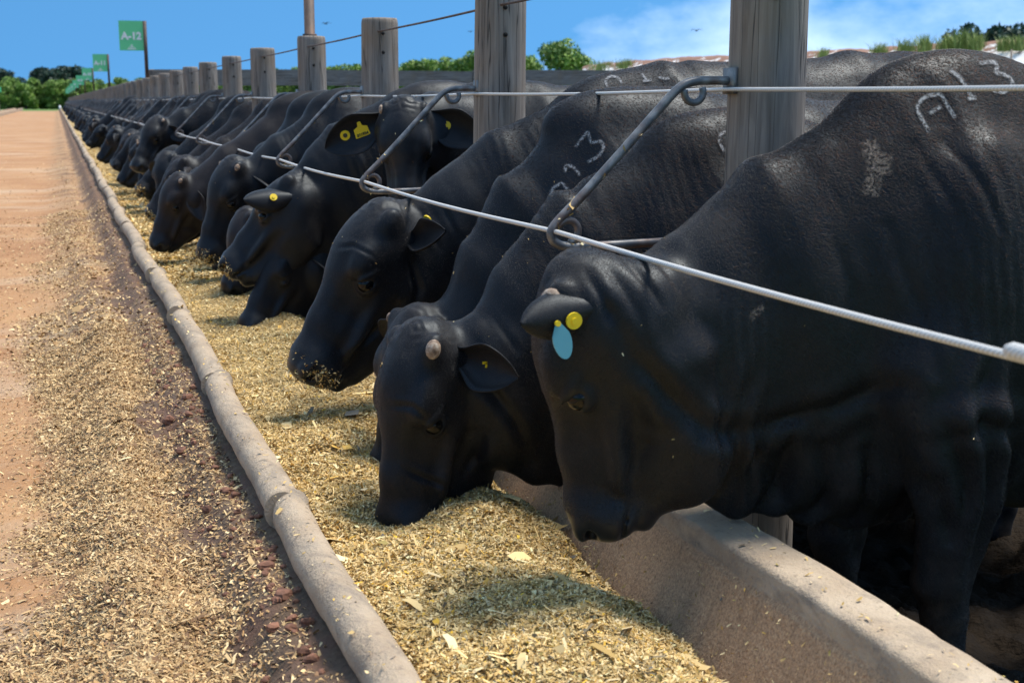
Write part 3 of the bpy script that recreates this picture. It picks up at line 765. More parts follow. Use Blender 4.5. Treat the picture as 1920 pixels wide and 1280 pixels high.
# ------------------------------------------------------------------ feed
def feed_z(X, Y):
    z = 0.452 - 0.02 * sstep(0.9, 0.5, X) - 0.085 * sstep(0.92, 1.15, X) - 0.20 * sstep(1.10, 1.24, X)
    z = z + 0.014 * np.exp(-((X - 0.76) / 0.16) ** 2 - ((Y - 2.30) / 0.50) ** 2)
    z = z - 0.050 * np.exp(-((X - 0.72) / 0.15) ** 2 - ((Y - 3.02) / 0.20) ** 2) - 0.03 * np.exp(-((X - 0.80) / 0.16) ** 2 - ((Y - 3.6) / 0.2) ** 2) - 0.03 * np.exp(-((X - 1.02) / 0.10) ** 2 - ((Y - 2.75) / 0.25) ** 2)
    z = z + 0.026 * n2(X, Y, 0.34, 3, 1.0) + 0.009 * n2(X, Y, 0.07, 3, 6.0)
    return z - 0.03 * sstep(0.56, 0.49, X)
xs = np.arange(0.475, 1.26, 0.012); ys = np.concatenate([np.arange(0.05, 1.3, 0.06), np.arange(1.3, 5.5, 0.012), 5.5 * 1.006 ** np.arange(1, 590)])
me, _ = grid_mesh('feed', xs, ys, feed_z, M['feed'])
tag(link('feed', me), 'golden chopped silage feed heaped along the concrete trough', 'feed', kind='stuff')

CHIP_TONES = np.array([(0.46, 0.35, 0.17), (0.60, 0.50, 0.29), (0.34, 0.25, 0.10), (0.20, 0.155, 0.06), (0.68, 0.60, 0.42), (0.52, 0.36, 0.10), (0.13, 0.115, 0.085), (0.30, 0.26, 0.10), (0.66, 0.44, 0.05), (0.14, 0.15, 0.16)])
CHIP_TONES = CHIP_TONES * (1.30, 1.15, 0.90)
CHIP_W = np.array([0.27, 0.27, 0.13, 0.06, 0.16, 0.06, 0.04, 0.05, 0.012, 0.008]); CHIP_W = CHIP_W / CHIP_W.sum()
def chips(name, P, size, tilt=0.45, tones=CHIP_TONES, wts=CHIP_W, lift=0.002, gain=1.0, asp=(0.22, 0.62)):
    """flat bent flakes, six points each"""
    n = len(P); r = RNG
    L = size * np.exp(r.normal(0, 0.42, n)); W = L * r.uniform(asp[0], asp[1], n)
    az = r.uniform(0, 2 * math.pi, n); tx, ty = r.normal(0, tilt, n), r.normal(0, tilt, n)
    d = np.stack([np.cos(az), np.sin(az), np.tan(np.clip(tx, -1.2, 1.2))], 1); d /= np.linalg.norm(d, axis=1)[:, None]
    s = np.stack([-np.sin(az), np.cos(az), np.tan(np.clip(ty, -1.2, 1.2))], 1); s /= np.linalg.norm(s, axis=1)[:, None]
    nn = np.cross(d, s); bend = (r.uniform(-0.15, 0.15, n) * L)[:, None] * nn
    c = P + np.array([0, 0, lift]); Lh, Wh = (L / 2)[:, None], (W / 2)[:, None]
    k = r.uniform(0.55, 1.0, (n, 1))
    V = np.stack([c - d * Lh - s * Wh * k, c - d * Lh + s * Wh, c - s * Wh + bend, c + s * Wh * k + bend, c + d * Lh - s * Wh * 0.7, c + d * Lh + s * Wh * 0.5 * k], 1).reshape(-1, 3)
    b = np.arange(n)[:, None] * 6
    F = np.stack([b + [0, 2, 3, 1], b + [2, 4, 5, 3]], 1).reshape(-1, 4)
    me = np_mesh(name, V, F, M['chip'], smooth=False)
    c = tones[r.choice(len(tones), n, p=wts)] * r.uniform(0.75, 1.2, (n, 1)) * gain
    add_color(me, 'tone', np.repeat(np.concatenate([np.clip(c, 0, 0.9), np.ones((n, 1))], 1), 6, axis=0)); return me
def scatter(n, x0, x1, y0, y1, zf, dens=None):
    X = RNG.uniform(x0, x1, n); Y = RNG.uniform(y0, y1, n)
    if dens is not None:
        kk = RNG.uniform(0, 1, n) < dens(X, Y); X, Y = X[kk], Y[kk]
    return np.stack([X, Y, zf(X, Y)], 1)
fpts = np.concatenate([scatter(165000, 0.49, 1.20, 1.35, 4.2, feed_z), scatter(44000, 0.49, 1.20, 4.2, 7.5, feed_z)])
tag(link('feed_flakes', chips('feed_flakes', fpts, 0.0072, 0.50)), 'loose chopped maize flakes covering the near feed in the trough', 'feed', kind='stuff')
fpts = np.concatenate([scatter(36000, 0.49, 1.2, 7.5, 15, feed_z), scatter(22000, 0.49, 1.2, 15, 30, feed_z)])
tag(link('feed_flakes', chips('feed_flakes', fpts, 0.019, 0.5)), 'loose chopped maize flakes covering the feed farther along the trough', 'feed', kind='stuff')
fib = scatter(26000, 0.49, 1.20, 1.35, 5.5, feed_z)
tag(link('feed_fibres', chips('feed_fibres', fib, 0.016, 0.45, lift=0.004, asp=(0.07, 0.16))), 'thin straw fibres mixed through the near feed', 'feed', kind='stuff')
# bits clinging to the trough wall, its rim and the front lip
n_ = 5200; wx = 1.05 + 0.165 * RNG.uniform(0, 1, n_) ** 1.7; iw = np.where((TP[:, 0] > 1.0) & (np.arange(len(TP)) < 36) & (np.arange(len(TP)) > 20))[0]
wz = np.interp(wx, TP[iw, 0], TP[iw, 1]); wy = RNG.uniform(1.4, 6.0, n_)
tag(link('wall_crumbs', chips('wall_crumbs', np.stack([wx - 0.004, wy, wz], 1), 0.006, 0.9, lift=0.003)), 'feed crumbs clinging to the inner trough wall', 'feed', kind='stuff')
la_ = RNG.uniform(25, 150, 420); lx_ = 0.452 + 0.046 * np.cos(np.radians(la_)); lz_ = 0.503 + 0.047 * np.sin(np.radians(la_))
rx_ = RNG.uniform(1.235, 1.33, 160)
lp_ = np.concatenate([np.stack([lx_, RNG.uniform(1.6, 9, 420), lz_], 1), np.stack([rx_, RNG.uniform(1.4, 3.5, 160), np.full(160, 0.555)], 1)])
tag(link('rim_crumbs', chips('rim_crumbs', lp_, 0.0085, 0.3, lift=0.001)), 'stray feed flakes lying on the trough lips', 'feed', kind='stuff')
big = scatter(70, 0.50, 1.15, 1.4, 4.5, feed_z)
tag(link('feed_stalks', chips('feed_stalks', big, 0.042, 0.25, lift=0.008)), 'scattered longer stalk pieces lying on the near feed', 'feed', kind='stuff')
LT = np.array([(0.42, 0.30, 0.16), (0.54, 0.42, 0.245), (0.30, 0.195, 0.095), (0.165, 0.10, 0.055), (0.62, 0.52, 0.34), (0.105, 0.065, 0.04), (0.34, 0.25, 0.13)])
LT = LT * (1.25, 1.12, 0.93)
LW = np.array([0.26, 0.2, 0.2, 0.12, 0.1, 0.07, 0.05]); LW /= LW.sum()
ld = lambda X, Y: np.clip(litter_mask(X, Y) * (1 - 0.93 * soil_shade_mask(X, Y)) + 0.06, 0, 1)
gp = scatter(210000, -0.40, 0.40, 1.9, 6.2, road_z, ld)
tag(link('ground_litter', chips('ground_litter', gp, 0.0074, 0.42, LT, LW)), 'spilled dry chopped feed littering the ground beside the trough', 'litter', kind='stuff')
fb = scatter(30000, -0.40, 0.36, 1.9, 5.5, road_z, ld)
tag(link('ground_straw', chips('ground_straw', fb, 0.015, 0.3, LT, LW, lift=0.004, asp=(0.07, 0.16))), 'thin straw lying among the litter beside the trough', 'litter', kind='stuff')
gp = np.concatenate([scatter(85000, -0.7, 0.40, 6.2, 14, road_z, ld), scatter(42000, -1.1, 0.40, 14, 34, road_z, lambda X, Y: ld(X, Y) * sstep(36, 12, Y))])
tag(link('ground_litter', chips('ground_litter', gp, 0.013, 0.42, LT, LW)), 'spilled feed litter farther along the road edge', 'litter', kind='stuff')
# clods of red soil in the shade of the trough
def clods(n, x0, x1, y0, y1, s):
    base, bf = ball_vf((0, 0, 0), (1, 1, 0.7), 8, 6)
    P = scatter(n, x0, x1, y0, y1, road_z); parts = []
    for p in P:
        r = s * math.exp(random.gauss(0, 0.5)); v = base * (1 + 0.55 * vnoise(base + p * 31, 0.8))[:, None] * r * np.array([1, random.uniform(.7, 1.3), 1]); parts.append((v + p + (0, 0, r * 0.3), bf))
    return merge(parts)
cl = NT('soil_clod'); nn_ = cl.noise(cl.pos(), 25, 4)
cl_m = cl.out(cl.mix(cl.ramp(nn_, [(0.35, 0.0), (0.65, 1.0)]), (0.10, 0.045, 0.028), (0.27, 0.125, 0.075)), 0.9, cl.bump(nn_, 0.6, 0.01))
v, f = clods(260, 0.27, 0.40, 1.9, 6.0, 0.0058)
tag(link('soil_clods', np_mesh('soil_clods', v, f, cl_m, smooth=False)), 'small red soil clods scattered at the foot of the trough', 'soil', kind='stuff')
v, f = clods(16, 0.345, 0.39, 1.8, 2.7, 0.0095)
tag(link('soil_lumps', np_mesh('soil_lumps', v, f, cl_m, smooth=False)), 'larger red earth lumps against the trough foot near the camera', 'soil', kind='stuff')

# ------------------------------------------------------------------ posts with bent steel brackets
PX, PY0, PS, PTOP = 1.58, 2.82, 1.992, 1.835
def post_mesh(seed, n=24, rows=26):
    rs = np.random.default_rng(seed); r0 = rs.uniform(0.092, 0.099)
    zs = np.concatenate([np.linspace(-0.1, PTOP - 0.03, rows), [PTOP - 0.012, PTOP - 0.002, PTOP, PTOP + 0.001]])
    rr = np.concatenate([np.linspace(r0 * 1.05, r0 * 0.97, rows), [r0 * 0.95, r0 * 0.90, r0 * 0.6, 0.002]])
    a = np.arange(n) * 2 * math.pi / n; bend = rs.uniform(-0.01, 0.01, 2)
    V = []
    for z, r in zip(zs, rr):
        P = np.stack([r * np.cos(a), r * np.sin(a), np.full(n, z)], 1)
        k = 1 + 0.035 * vnoise(np.stack([np.cos(a) * 2, np.sin(a) * 2, np.full(n, z * 0.5 + seed)], 1), 0.7) + 0.02 * vnoise(np.stack([np.cos(a) * 8, np.sin(a) * 8, np.full(n, z + seed)], 1), 1.0)
        P[:, :2] *= k[:, None]; P[:, :2] += bend * math.sin(z * 1.6); V.append(P)
    V = np.concatenate(V); m = len(zs); i, j = np.meshgrid(np.arange(m - 1), np.arange(n), indexing='ij'); i, j = i.ravel(), j.ravel(); j2 = (j + 1) % n
    return np_mesh('post', V, np.stack([i * n + j, i * n + j2, (i + 1) * n + j2, (i + 1) * n + j], 1), M['wood'])
pm = [post_mesh(s) for s in (11, 12, 13, 14, 15)]
def arc(c, r, a0, a1, n=14):
    return [(c[0] + r * math.cos(math.radians(a)), 0, c[1] + r * math.sin(math.radians(a))) for a in np.linspace(a0, a1, n)]
def bracket_mesh(n=10):
    x = lambda q: q - PX
    # rod: out of the post, bend, diagonal down, round the lower cable, back to the post
    path = [(x(1.52), 0, 1.466), (x(1.44), 0, 1.467), (x(1.395), 0, 1.466), (x(1.365), 0, 1.458), (x(1.34), 0, 1.440), (x(1.23), 0, 1.324), (x(1.115), 0, 1.206), (x(1.055), 0, 1.150), (x(1.040), 0, 1.128), (x(1.046), 0, 1.108), (x(1.064), 0, 1.097), (x(1.10), 0, 1.092), (x(1.20), 0, 1.094), (x(1.35), 0, 1.098), (x(1.52), 0, 1.10)]
    p = np.array(path); t = np.linspace(0, len(p) - 1, 60); p = np.stack([np.interp(t, np.arange(len(p)), p[:, c]) for c in range(3)], 1)
    for _ in range(2): p[1:-1] = (p[:-2] + 2 * p[1:-1] + p[2:]) / 4
    parts = [tube(p, 0.0105, n)]
    lo = arc((x(1.390), 1.440), 0.024, 165, 385); parts.append(tube(lo, 0.0085, n))
    lo = arc((x(1.082), 1.128), 0.026, 150, -80); parts.append(tube(lo, 0.0085, n))
    parts.append(box_vf(x(1.483), 0, 1.466, 0.012, 0.05, 0.06))
    v, f = merge(parts)
    return np_mesh('bracket', v, f, M['steel'])
bm = bracket_mesh(); bm_far = bracket_mesh(6)
hole_v, hole_f = tube([(0, 0.012, 0), (0, -0.0045, 0)], 0.0085, 10)
hole_me = np_mesh('bolt_hole', hole_v, hole_f, M['hole'])
POST_LABEL = ['thick weathered grey post rising in front at right, behind the nearest bull', 'second thick grey post from the right, beside the bull facing the camera',
              'grey wooden post with rounded top, left of the bull facing the camera', 'grey wooden post carrying the rusty steel pipe on its top', 'grey wooden post next left of the one carrying the pipe',
              'sixth grey wooden post from the right along the feeding row', 'seventh grey wooden post from the right along the feeding row']
post_y = []
y = PY0; i = 0
while y < 188:
    o = link('fence_post', pm[(i * 2 + i // 5) % 5], None, (PX, y, 0), (random.uniform(-.006, .006), random.uniform(-.006, .006), random.uniform(0, 6.28) if i > 2 else (0.3, 2.2, 4.0)[i]))
    tag(o, POST_LABEL[i] if i < 7 else 'weathered grey post in the far, tightly overlapping stretch of the feeding row', 'post', 'posts of the feeding row')
    b = link('bracket', bm if i < 10 else bm_far, o)
    b.matrix_parent_inverse = Matrix.Rotation(-o.rotation_euler[2], 4, 'Z')
    if i < 5:
        t_ = RNG.uniform(0, 1, 46) ** 0.6; dx = np.where(t_ < 0.75, 1.34 - 0.285 * (t_ / 0.75), 1.055 + 0.35 * (t_ - 0.75)); dz = np.where(t_ < 0.75, 1.440 - 0.29 * (t_ / 0.75), 1.106)
        cb = link('feed_crumbs', chips('feed_crumbs', np.stack([dx - PX + RNG.normal(0, 0.004, 46), RNG.normal(-0.006, 0.004, 46), dz - 0.004 + RNG.normal(0, 0.004, 46)], 1), 0.0095, 0.9, lift=0.0), b); cb['kind'] = 'stuff'
    if i < 9:
        for hz, ang in ((1.755, -0.55), (1.665, -0.55 - random.uniform(-.1, .1))):
            h = link('bolt_hole', hole_me, o); rr = 0.0945
            a = math.atan2(-y, -PX) + 0.15
            h.matrix_parent_inverse = Matrix.Rotation(-o.rotation_euler[2], 4, 'Z')
            h.location = (rr * math.cos(a), rr * math.sin(a), hz - (0.0 if hz > 1.7 else random.uniform(0, .03))); h.rotation_euler = (0, 0, a + math.pi / 2)
    post_y.append(y); y += PS * (1.035 if 3 <= i < 11 else 1.0); i += 1
def cable(name, x, z, r, label, y0, y1, mat, sag=0.006, n=10):
    ys = np.concatenate([np.arange(y0, 30, 0.25), np.arange(30, y1, 4)])
    p = np.stack([np.full(len(ys), x), ys, z - sag * np.abs(np.sin((ys - PY0) * math.pi / PS))], 1)
    v, f = tube(p, r, n); o = link(name, np_mesh(name, v, f, mat)); tag(o, label, 'cable'); return o
cable('upper_cable', 1.472, 1.447, 0.0050, 'pale steel cable strung level across the posts above the necks', 0.3, 188, M['cable'])
lc = cable('lower_cable', 1.052, 1.131, 0.0056, 'pale steel cable running through the bracket loops over the trough', 0.3, 188, M['cable'], 0.010)
v, f = tube([(1.052, 1.20, 1.131), (1.052, 1.21, 1.131), (1.052, 1.275, 1.131), (1.052, 1.285, 1.131)], [0.007, 0.0105, 0.0105, 0.007], 12)
link('crimp_sleeve', np_mesh('crimp_sleeve', v, f, M['cable']), lc)
cable('top_wire', 1.552, 1.765, 0.0048, 'thin rusty wire linking the tops of the wooden posts', 0.3, 60, M['rust'], 0.004, 6)

# ------------------------------------------------------------------ pen signs on rusty poles
def text_mesh(s, size, mat):
    cu = bpy.data.curves.new('lettering', 'FONT'); cu.body = s; cu.size = size; cu.align_x = 'CENTER'; cu.align_y = 'CENTER'; cu.extrude = 0.0015; cu.offset = size * 0.045
    o = bpy.data.objects.new('tmp', cu); COL.objects.link(o)
    bpy.context.view_layer.update()
    me = bpy.data.meshes.new_from_object(o.evaluated_get(bpy.context.evaluated_depsgraph_get()))
    bpy.data.objects.remove(o); me.materials.clear(); me.materials.append(mat); return me
def pen_sign(y, text, x=PX, top=2.83, w=0.42, h=0.52, label='', side=-1, base=PTOP):
    o = empty('pen_sign', (x, y, base))
    tag(o, label, 'sign', 'green pen signs along the feed road')
    v, f = tube([(0, 0, -0.01), (0, 0, top - base)], 0.034, 10); link('pole', np_mesh('pole', v, f, M['rust']), o)
    v, f = box_vf(side * (w / 2 + 0.03), 0, top - base - h / 2, w, 0.012, h); pl = link('plate', np_mesh('plate', v, f, M['green'], smooth=False), o)
    if text:
        link('lettering', text_mesh(text, 0.175, M['white']), pl, (side * (w / 2 + 0.03), -0.0085, top - base - h * 0.52), (math.pi / 2, 0, 0))
        z0 = top - base - h + 0.03; cx = side * (w / 2 + 0.03)
        parts = [box_vf(cx, -0.0075, z0, 0.15, 0.003, 0.016), box_vf(cx, -0.0075, z0 + 0.024, 0.11, 0.003, 0.010), box_vf(cx, -0.0075, z0 + 0.044, 0.055, 0.003, 0.012), box_vf(cx, -0.0075, z0 + 0.066, 0.03, 0.003, 0.016)]
        v, f = merge(parts); link('emblem', np_mesh('emblem', v, f, M['white'], smooth=False), pl)
    return o
SY = [25.3 + 18.1 * k for k in range(9)]
ORD = ['nearest whole green sign, marked A-12, on a rusty pole', 'second green sign, marked A-11, on its pole', 'third green sign down the row, marked A-10', 'fourth green sign down the row', 'fifth green sign down the row', 'sixth green sign down the row', 'seventh green sign down the row', 'eighth green sign down the row', 'last and smallest green sign at the end of the row']
for k, yv in enumerate(SY): pen_sign(yv, 'A-%d' % (12 - k), label=ORD[k])
pole = empty('sign_pipe', (PX, post_y[3], PTOP)); tag(pole, 'rusty steel pipe standing on top of a wooden post, cut by the frame', 'pipe')
v, f = tube([(0, 0, -0.005), (0, 0, 0.012), (0, 0, 0.013), (0, 0, 1.1)], [0.046, 0.046, 0.034, 0.034], 14); link('pipe', np_mesh('pipe', v, f, M['rust']), pole)
v, f = box_vf(-0.24, 0, 0.74, 0.42, 0.012, 0.52); link('plate', np_mesh('plate', v, f, M['green'], smooth=False), pole)

# ------------------------------------------------------------------ plank fence between two pens
fence = empty('plank_fence', (2, 25.3, 0)); tag(fence, 'grey plank fence crossing the pens behind the cattle', 'fence')
for r_, zc in enumerate((1.86, 1.42, 0.98, 0.55)):
    for s in range(10):
        v, f = box_vf(0, 0, 0, 2.98, 0.045, 0.29); link('plank', np_mesh('plank', v, f, M['plank'], smooth=False), fence, (1.2 + 3 * s, 0.0, zc + random.uniform(-.02, .02)), (0, random.uniform(-.006, .006), 0))
for s in range(11):
    o = link('post', pm[s % 5], fence, (-0.3 + 3 * s, 0.10, 0.15))
# ------------------------------------------------------------------ the bulls at the trough
def disc_vf(p, n, r, th, k=14):
    return tube([p - n * th * 0.5, p + n * th * 0.5], r, k)
def plate_vf(p, n, up, outline, th):
    """flat tag: outline points (across, along up)"""
    n = unit(n); up = unit(np.asarray(up, float) - n * (np.asarray(up, float) @ n)); sd = np.cross(up, n)
    o = np.asarray(outline, float); k = len(o)
    front = np.array([p + sd * a + up * b + n * th for a, b in o]); back = front - n * th
    V = np.concatenate([front, back, [front.mean(0)], [back.mean(0)]])
    F = []
    for i in range(k):
        j = (i + 1) % k; F.append([i, j, j + k, i + k]); F.append([2 * k, i, j, j]); F.append([2 * k + 1, j + k, i + k, i + k])
    return V, np.array(F)
def poly_mesh(name, v, f, mat):
    me = bpy.data.meshes.new(name); me.from_pydata([tuple(map(float, q)) for q in v], [], [list(dict.fromkeys(map(int, q))) for q in f]); me.materials.append(mat); me.update(); return me
def crumbs(info, o, n, umin=0.47, vmin=-0.5, size=0.0095):
    V = info['V']; HV = (V - info['H'](0, 0)) @ info['HR'] / (info['hs'], info['hs'] * info['deep'], info['hs'])
    k = np.where((HV[:, 0] > umin) & (HV[:, 1] > -0.15) & (np.abs(HV[:, 2]) < 0.12))[0]
    k2 = k[(HV[k, 0] > 0.5) & (HV[k, 2] > -0.02)]
    if len(k) == 0: return
    c = RNG.choice(k2 if len(k2) else k); d = np.linalg.norm(V[k] - V[c], axis=1); wgt = np.exp(-(d / 0.045) ** 2) + 0.05; wgt /= wgt.sum()
    P = V[RNG.choice(k, n, p=wgt)] + RNG.normal(0, 0.0025, (n, 3))
    link('feed_crumbs', chips('feed_crumbs', P, size, 0.9, lift=0.0), o)['kind'] = 'stuff'
def dress(info, o, horns='lr', eyes='lr', crumb=0, hr=0.02):
    hs, HR = info['hs'], info['HR']
    for s in eyes:
        sg = 1 if s == 'l' else -1
        v, f = ball_vf(info['H'](0.216, -0.068, 0.0860 * sg), 0.0255 * hs, 16, 10); link('eye', np_mesh('eye', v, f, M['eye']), o)
    for s in horns:
        sg = 1 if s == 'l' else -1
        v, f = ball_vf(info['H'](0.030, -0.037, 0.0965 * sg), np.array([hr * 1.15, hr * 0.95, hr * 0.62]) * hs, 14, 8, HR)
        link('horn_stub', np_mesh('horn_stub', v, f, M['horn']), o)
    if crumb: crumbs(info, o, crumb)
    V = info['V']; up = V[(V[:, 0] < 0.25) & (V[:, 2] > 0.7)]; P = up[RNG.integers(0, len(up), 55)] + RNG.normal(0, 0.002, (55, 3))
    link('feed_specks', chips('feed_specks', P, 0.0048, 0.9, lift=0.0), o)['kind'] = 'stuff'
def button(info, o, ear, s, t, out=-1, r=0.0135, hole=False):
    p, n, _ = info['ear'](ear, s, t); p = p + n * out * (0.013 if out < 0 else 0.003)
    v, f = disc_vf(p, n, r, 0.005, 16); b = link('ear_tag', np_mesh('ear_tag', v, f, M['tag_yellow'], smooth=False), o)
    v, f = disc_vf(p + n * out * 0.004, n, r * (0.42 if not hole else 0.45), 0.004 if not hole else 0.003, 12)
    link('stud', np_mesh('stud', v, f, M['tag_yellow'] if not hole else M['ink'], smooth=False), b)
    return b
COWS = {}
def hero(key, Y, withers, poll, nose, vdir, label, neck=None, **kw):
    """points read along sight lines at the animal's own distance Y; third number = offset towards the camera"""
    W = at(withers[0], withers[1], Y=Y); xw = W[0]
    def loc(p):
        b = p[2] if len(p) > 2 else 0.0
        q = at(p[0], p[1], Y=Y - b); return np.array([xw - q[0], b, q[2]])
    par = dict(zw=W[2], zb=W[2] - kw.pop('dzb', 0.08), zh=W[2] - kw.pop('dzh', 0.05), poll=loc(poll), nose=loc(nose), vdir=vdir)
    if 'groove' in kw: kw['groove'] = [(loc(p), loc(q), r) for p, q, r in kw['groove']]
    if 'creases' in kw: kw['creases'] = [([loc((x, y, 0.14)) for x, y in l], d, w) for l, d, w in kw['creases']]
    if neck: par['neck'] = [(loc(p), loc(q)) for p, q in neck]
    dr = {k: kw.pop(k) for k in ('horns', 'eyes', 'crumb', 'hr') if k in kw}
    par.update(kw); par.setdefault('seed', Y * 3.3); par.setdefault('fat', 0.86)
    info = build_cow(par); info['me'].materials.append(M['hide'])
    o = link('black_bull', info['me'], None, (xw, Y, 0)); tag(o, label, 'bull', 'bulls feeding at the trough'); o.color = ({'I': 0.95, 'M': 0.9}.get(key, 0.12), 0, 0, 1)
    dress(info, o, **dr); COWS[key] = (o, info); return o, info

hero('A', 2.40, (1745, 97), (1012, 508, -0.02), (1056, 988, -0.09), (0.88, -0.50, 0.05), 'nearest black bull at right, head lowered, blue drop tag in its ear',
     neck=[((1690, 165), (1700, 870)), ((1452, 295), (1520, 880)), ((1290, 432), (1385, 880)), ((1165, 492, -0.02), (1285, 850, -0.02))],
     fine=0.0055, coarse=0.0105, dewlap=0.085, throat=1.15, fold=1.5, fine_fold=1.2, deep=1.02,
     creases=[([(1150, 590), (1190, 670), (1255, 745), (1330, 805), (1400, 830)], 0.016, 0.018), ([(1330, 822), (1450, 806), (1560, 772), (1650, 715)], 0.016, 0.020),
              ([(1402, 852), (1392, 945)], 0.011, 0.013), ([(1442, 845), (1455, 968)], 0.013, 0.012), ([(1505, 835), (1520, 985)], 0.015, 0.013), ([(1560, 842), (1588, 990)], 0.013, 0.012), ([(1630, 850), (1655, 995)], 0.014, 0.014), ([(1705, 880), (1735, 990)], 0.012, 0.014),
              ([(1120, 520), (1150, 600)], 0.005, 0.008), ([(1158, 508), (1196, 590), (1205, 640)], 0.006, 0.009), ([(1200, 498), (1240, 575)], 0.005, 0.008), ([(1250, 480), (1290, 560)], 0.004, 0.008),
              ([(1690, 800), (1770, 770), (1845, 790), (1858, 880), (1830, 960)], 0.014, 0.020), ([(1196, 955), (1216, 900), (1236, 850)], 0.010, 0.012), ([(1080, 930), (1110, 945), (1150, 935)], 0.005, 0.007),
              ([(1725, 270), (1750, 380), (1775, 500)], 0.004, 0.009), ([(1770, 265), (1795, 350), (1815, 450)], 0.004, 0.009), ([(1655, 420), (1690, 560), (1700, 680)], 0.005, 0.012), ([(1560, 430), (1590, 540), (1600, 660)], 0.004, 0.012), ([(1040, 720), (1058, 800), (1075, 880)], 0.005, 0.010)], hump=1.15, dzb=0.09, dzh=0.07, hr=0.024, fleg=0.0,
     ear_l=dict(d=(-0.02, 0.80, 0.58), n=(0.30, 0.3, -0.9), L=0.165, W=0.041, cup=0.5, droop=0.0), ear_r=dict(d=(0.2, -0.3, -1), L=0.2))
hero('B', 3.14, (1330, 205), (748, 620, 0.04), (702, 1015, 0.06), (0.93, 0.32, 0.12), 'black bull with round pale horn stub, muzzle buried in feed',
     neck=[((1320, 235), (1350, 830)), ((1130, 325), (1190, 850)), ((1000, 470), (1080, 868)), ((890, 585, 0.02), (1010, 860, 0.02))],
     fine=0.0052, coarse=0.012, dewlap=0.06, throat=1.0, horns='l',
     creases=[([(868, 690), (925, 735), (970, 790), (1000, 850)], 0.012, 0.014), ([(770, 890), (800, 905), (850, 925)], 0.005, 0.007), ([(905, 640), (930, 700), (960, 740)], 0.004, 0.008), ([(940, 600), (975, 660)], 0.004, 0.008), ([(895, 905), (915, 870), (920, 820)], 0.009, 0.011), ([(745, 770), (775, 765), (800, 785)], 0.005, 0.007)], hump=0.8, hr=0.022,
     ear_l=dict(d=(0.14, -0.30, 0.95), n=(0.05, 0.62, 0.55), L=0.18, W=0.058, cup=0.8, droop=0.0), ear_r=dict(d=(0.1, -0.4, -1)))
hero('C', 3.64, (1140, 166), (762, 585, 0.03), (695, 900, 0.06), (0.80, 0.55, 0.1), 'black bull marked 013 on its shoulder, head hidden behind the one with a pale stub',
     neck=[((1140, 195), (1190, 740)), ((1010, 300), (1090, 740)), ((930, 430), (1000, 740)), ((855, 550), (930, 740))],
     fine=0.0065, coarse=0.013, dewlap=0.06, hump=0.8, dzb=0.03, dzh=0.03, hr=0.014, horns='r', ear_l=dict(d=(0.2, -0.8, 0.4)), ear_r=dict(d=(0.2, -0.5, -0.9)))
hero('D', 4.16, (1150, 136), (692, 374, 0.03), (526, 686, 0.05), (0.86, 0.16, 0.5), 'black bull in profile with open eye, nose over the trough and upright ear',
     neck=[((1120, 165), (1160, 600)), ((970, 235), (1000, 620)), ((880, 315), (890, 640)), ((790, 368), (800, 640))],
     fine=0.0052, coarse=0.013, dewlap=0.07, dzb=-0.035, dzh=-0.085,
     creases=[([(770, 480), (790, 545), (780, 610)], 0.010, 0.014), ([(640, 690), (690, 650), (740, 600)], 0.007, 0.010), ([(800, 400), (830, 470)], 0.004, 0.008), ([(835, 380), (865, 450)], 0.004, 0.008), ([(640, 470), (665, 462), (700, 480)], 0.004, 0.006)], crumb=420, horns='',
     ear_l=dict(d=(-0.12, -0.22, 1.0), n=(0.05, 1.0, 0.28), L=0.155, W=0.048, cup=0.8, droop=-0.05), ear_r=dict(d=(0.3, -0.4, -1)))
hero('E', 5.74, (905, 152), (757, 188, 0.32), (762, 425, 0.42), (0.27, 0.93, 0.24), 'black bull facing the camera with two yellow tags in its drooping ear',
     fine=0.006, coarse=0.022, dewlap=0.05, dzb=0.03, dzh=0.02, hr=0.018,
     ear_r=dict(d=(0.50, 0.05, -1.0), n=(0.15, 1.0, 0.2), L=0.30, W=0.085, cup=0.42, droop=0.0), ear_l=dict(d=(0.35, -0.02, 1.0), n=(0.1, 1.0, -0.2), L=0.27, W=0.085, cup=0.42, droop=0.02))
hero('G', 6.46, (800, 165), (530, 440, 0.36), (440, 612, 0.46), (0.8, 0.3, 0.5), 'black bull with muzzle deep in feed, reaching under the chin of its tagged neighbour',
     fine=0.008, coarse=0.026, crumb=120, horns='', eyes='', ear_l=dict(d=(0.2, -0.8, 0.4)))
hero('M', 6.98, (760, 165), (447, 392, 0.02), (410, 545, 0.05), (0.9, 0.3, 0.1), 'brownish bull peering out between the folded-ear bull and the feed-nosed one',
     fine=0.008, coarse=0.026, crumb=40, horns='', ear_l=dict(d=(0.35, 0.2, 0.9), L=0.18))
hero('F', 6.12, (800, 152), (540, 322, 0.0), (404, 490, -0.08), (0.62, -0.46, 0.62), 'black bull with head stretched forward, round yellow tag on its folded ear',
     neck=[((770, 172), (790, 470)), ((670, 215), (710, 490)), ((625, 262), (670, 500)), ((580, 305), (620, 505))],
     fine=0.0062, coarse=0.026, crumb=200, horns='',
     ear_l=dict(d=(0.52, 0.62, 0.52), n=(0.5, -0.1, -0.85), L=0.25, W=0.062, cup=0.5), ear_r=dict(d=(0.2, -0.4, -1)))
hero('H', 7.46, (640, 165), (420, 296, 0.02), (362, 480, 0.05), (0.85, 0.30, 0.4), 'black bull with small pale horn stub and feed caked on its nose',
     fine=0.007, coarse=0.028, crumb=420, hr=0.016, ear_l=dict(d=(0.3, -0.75, 0.55)))
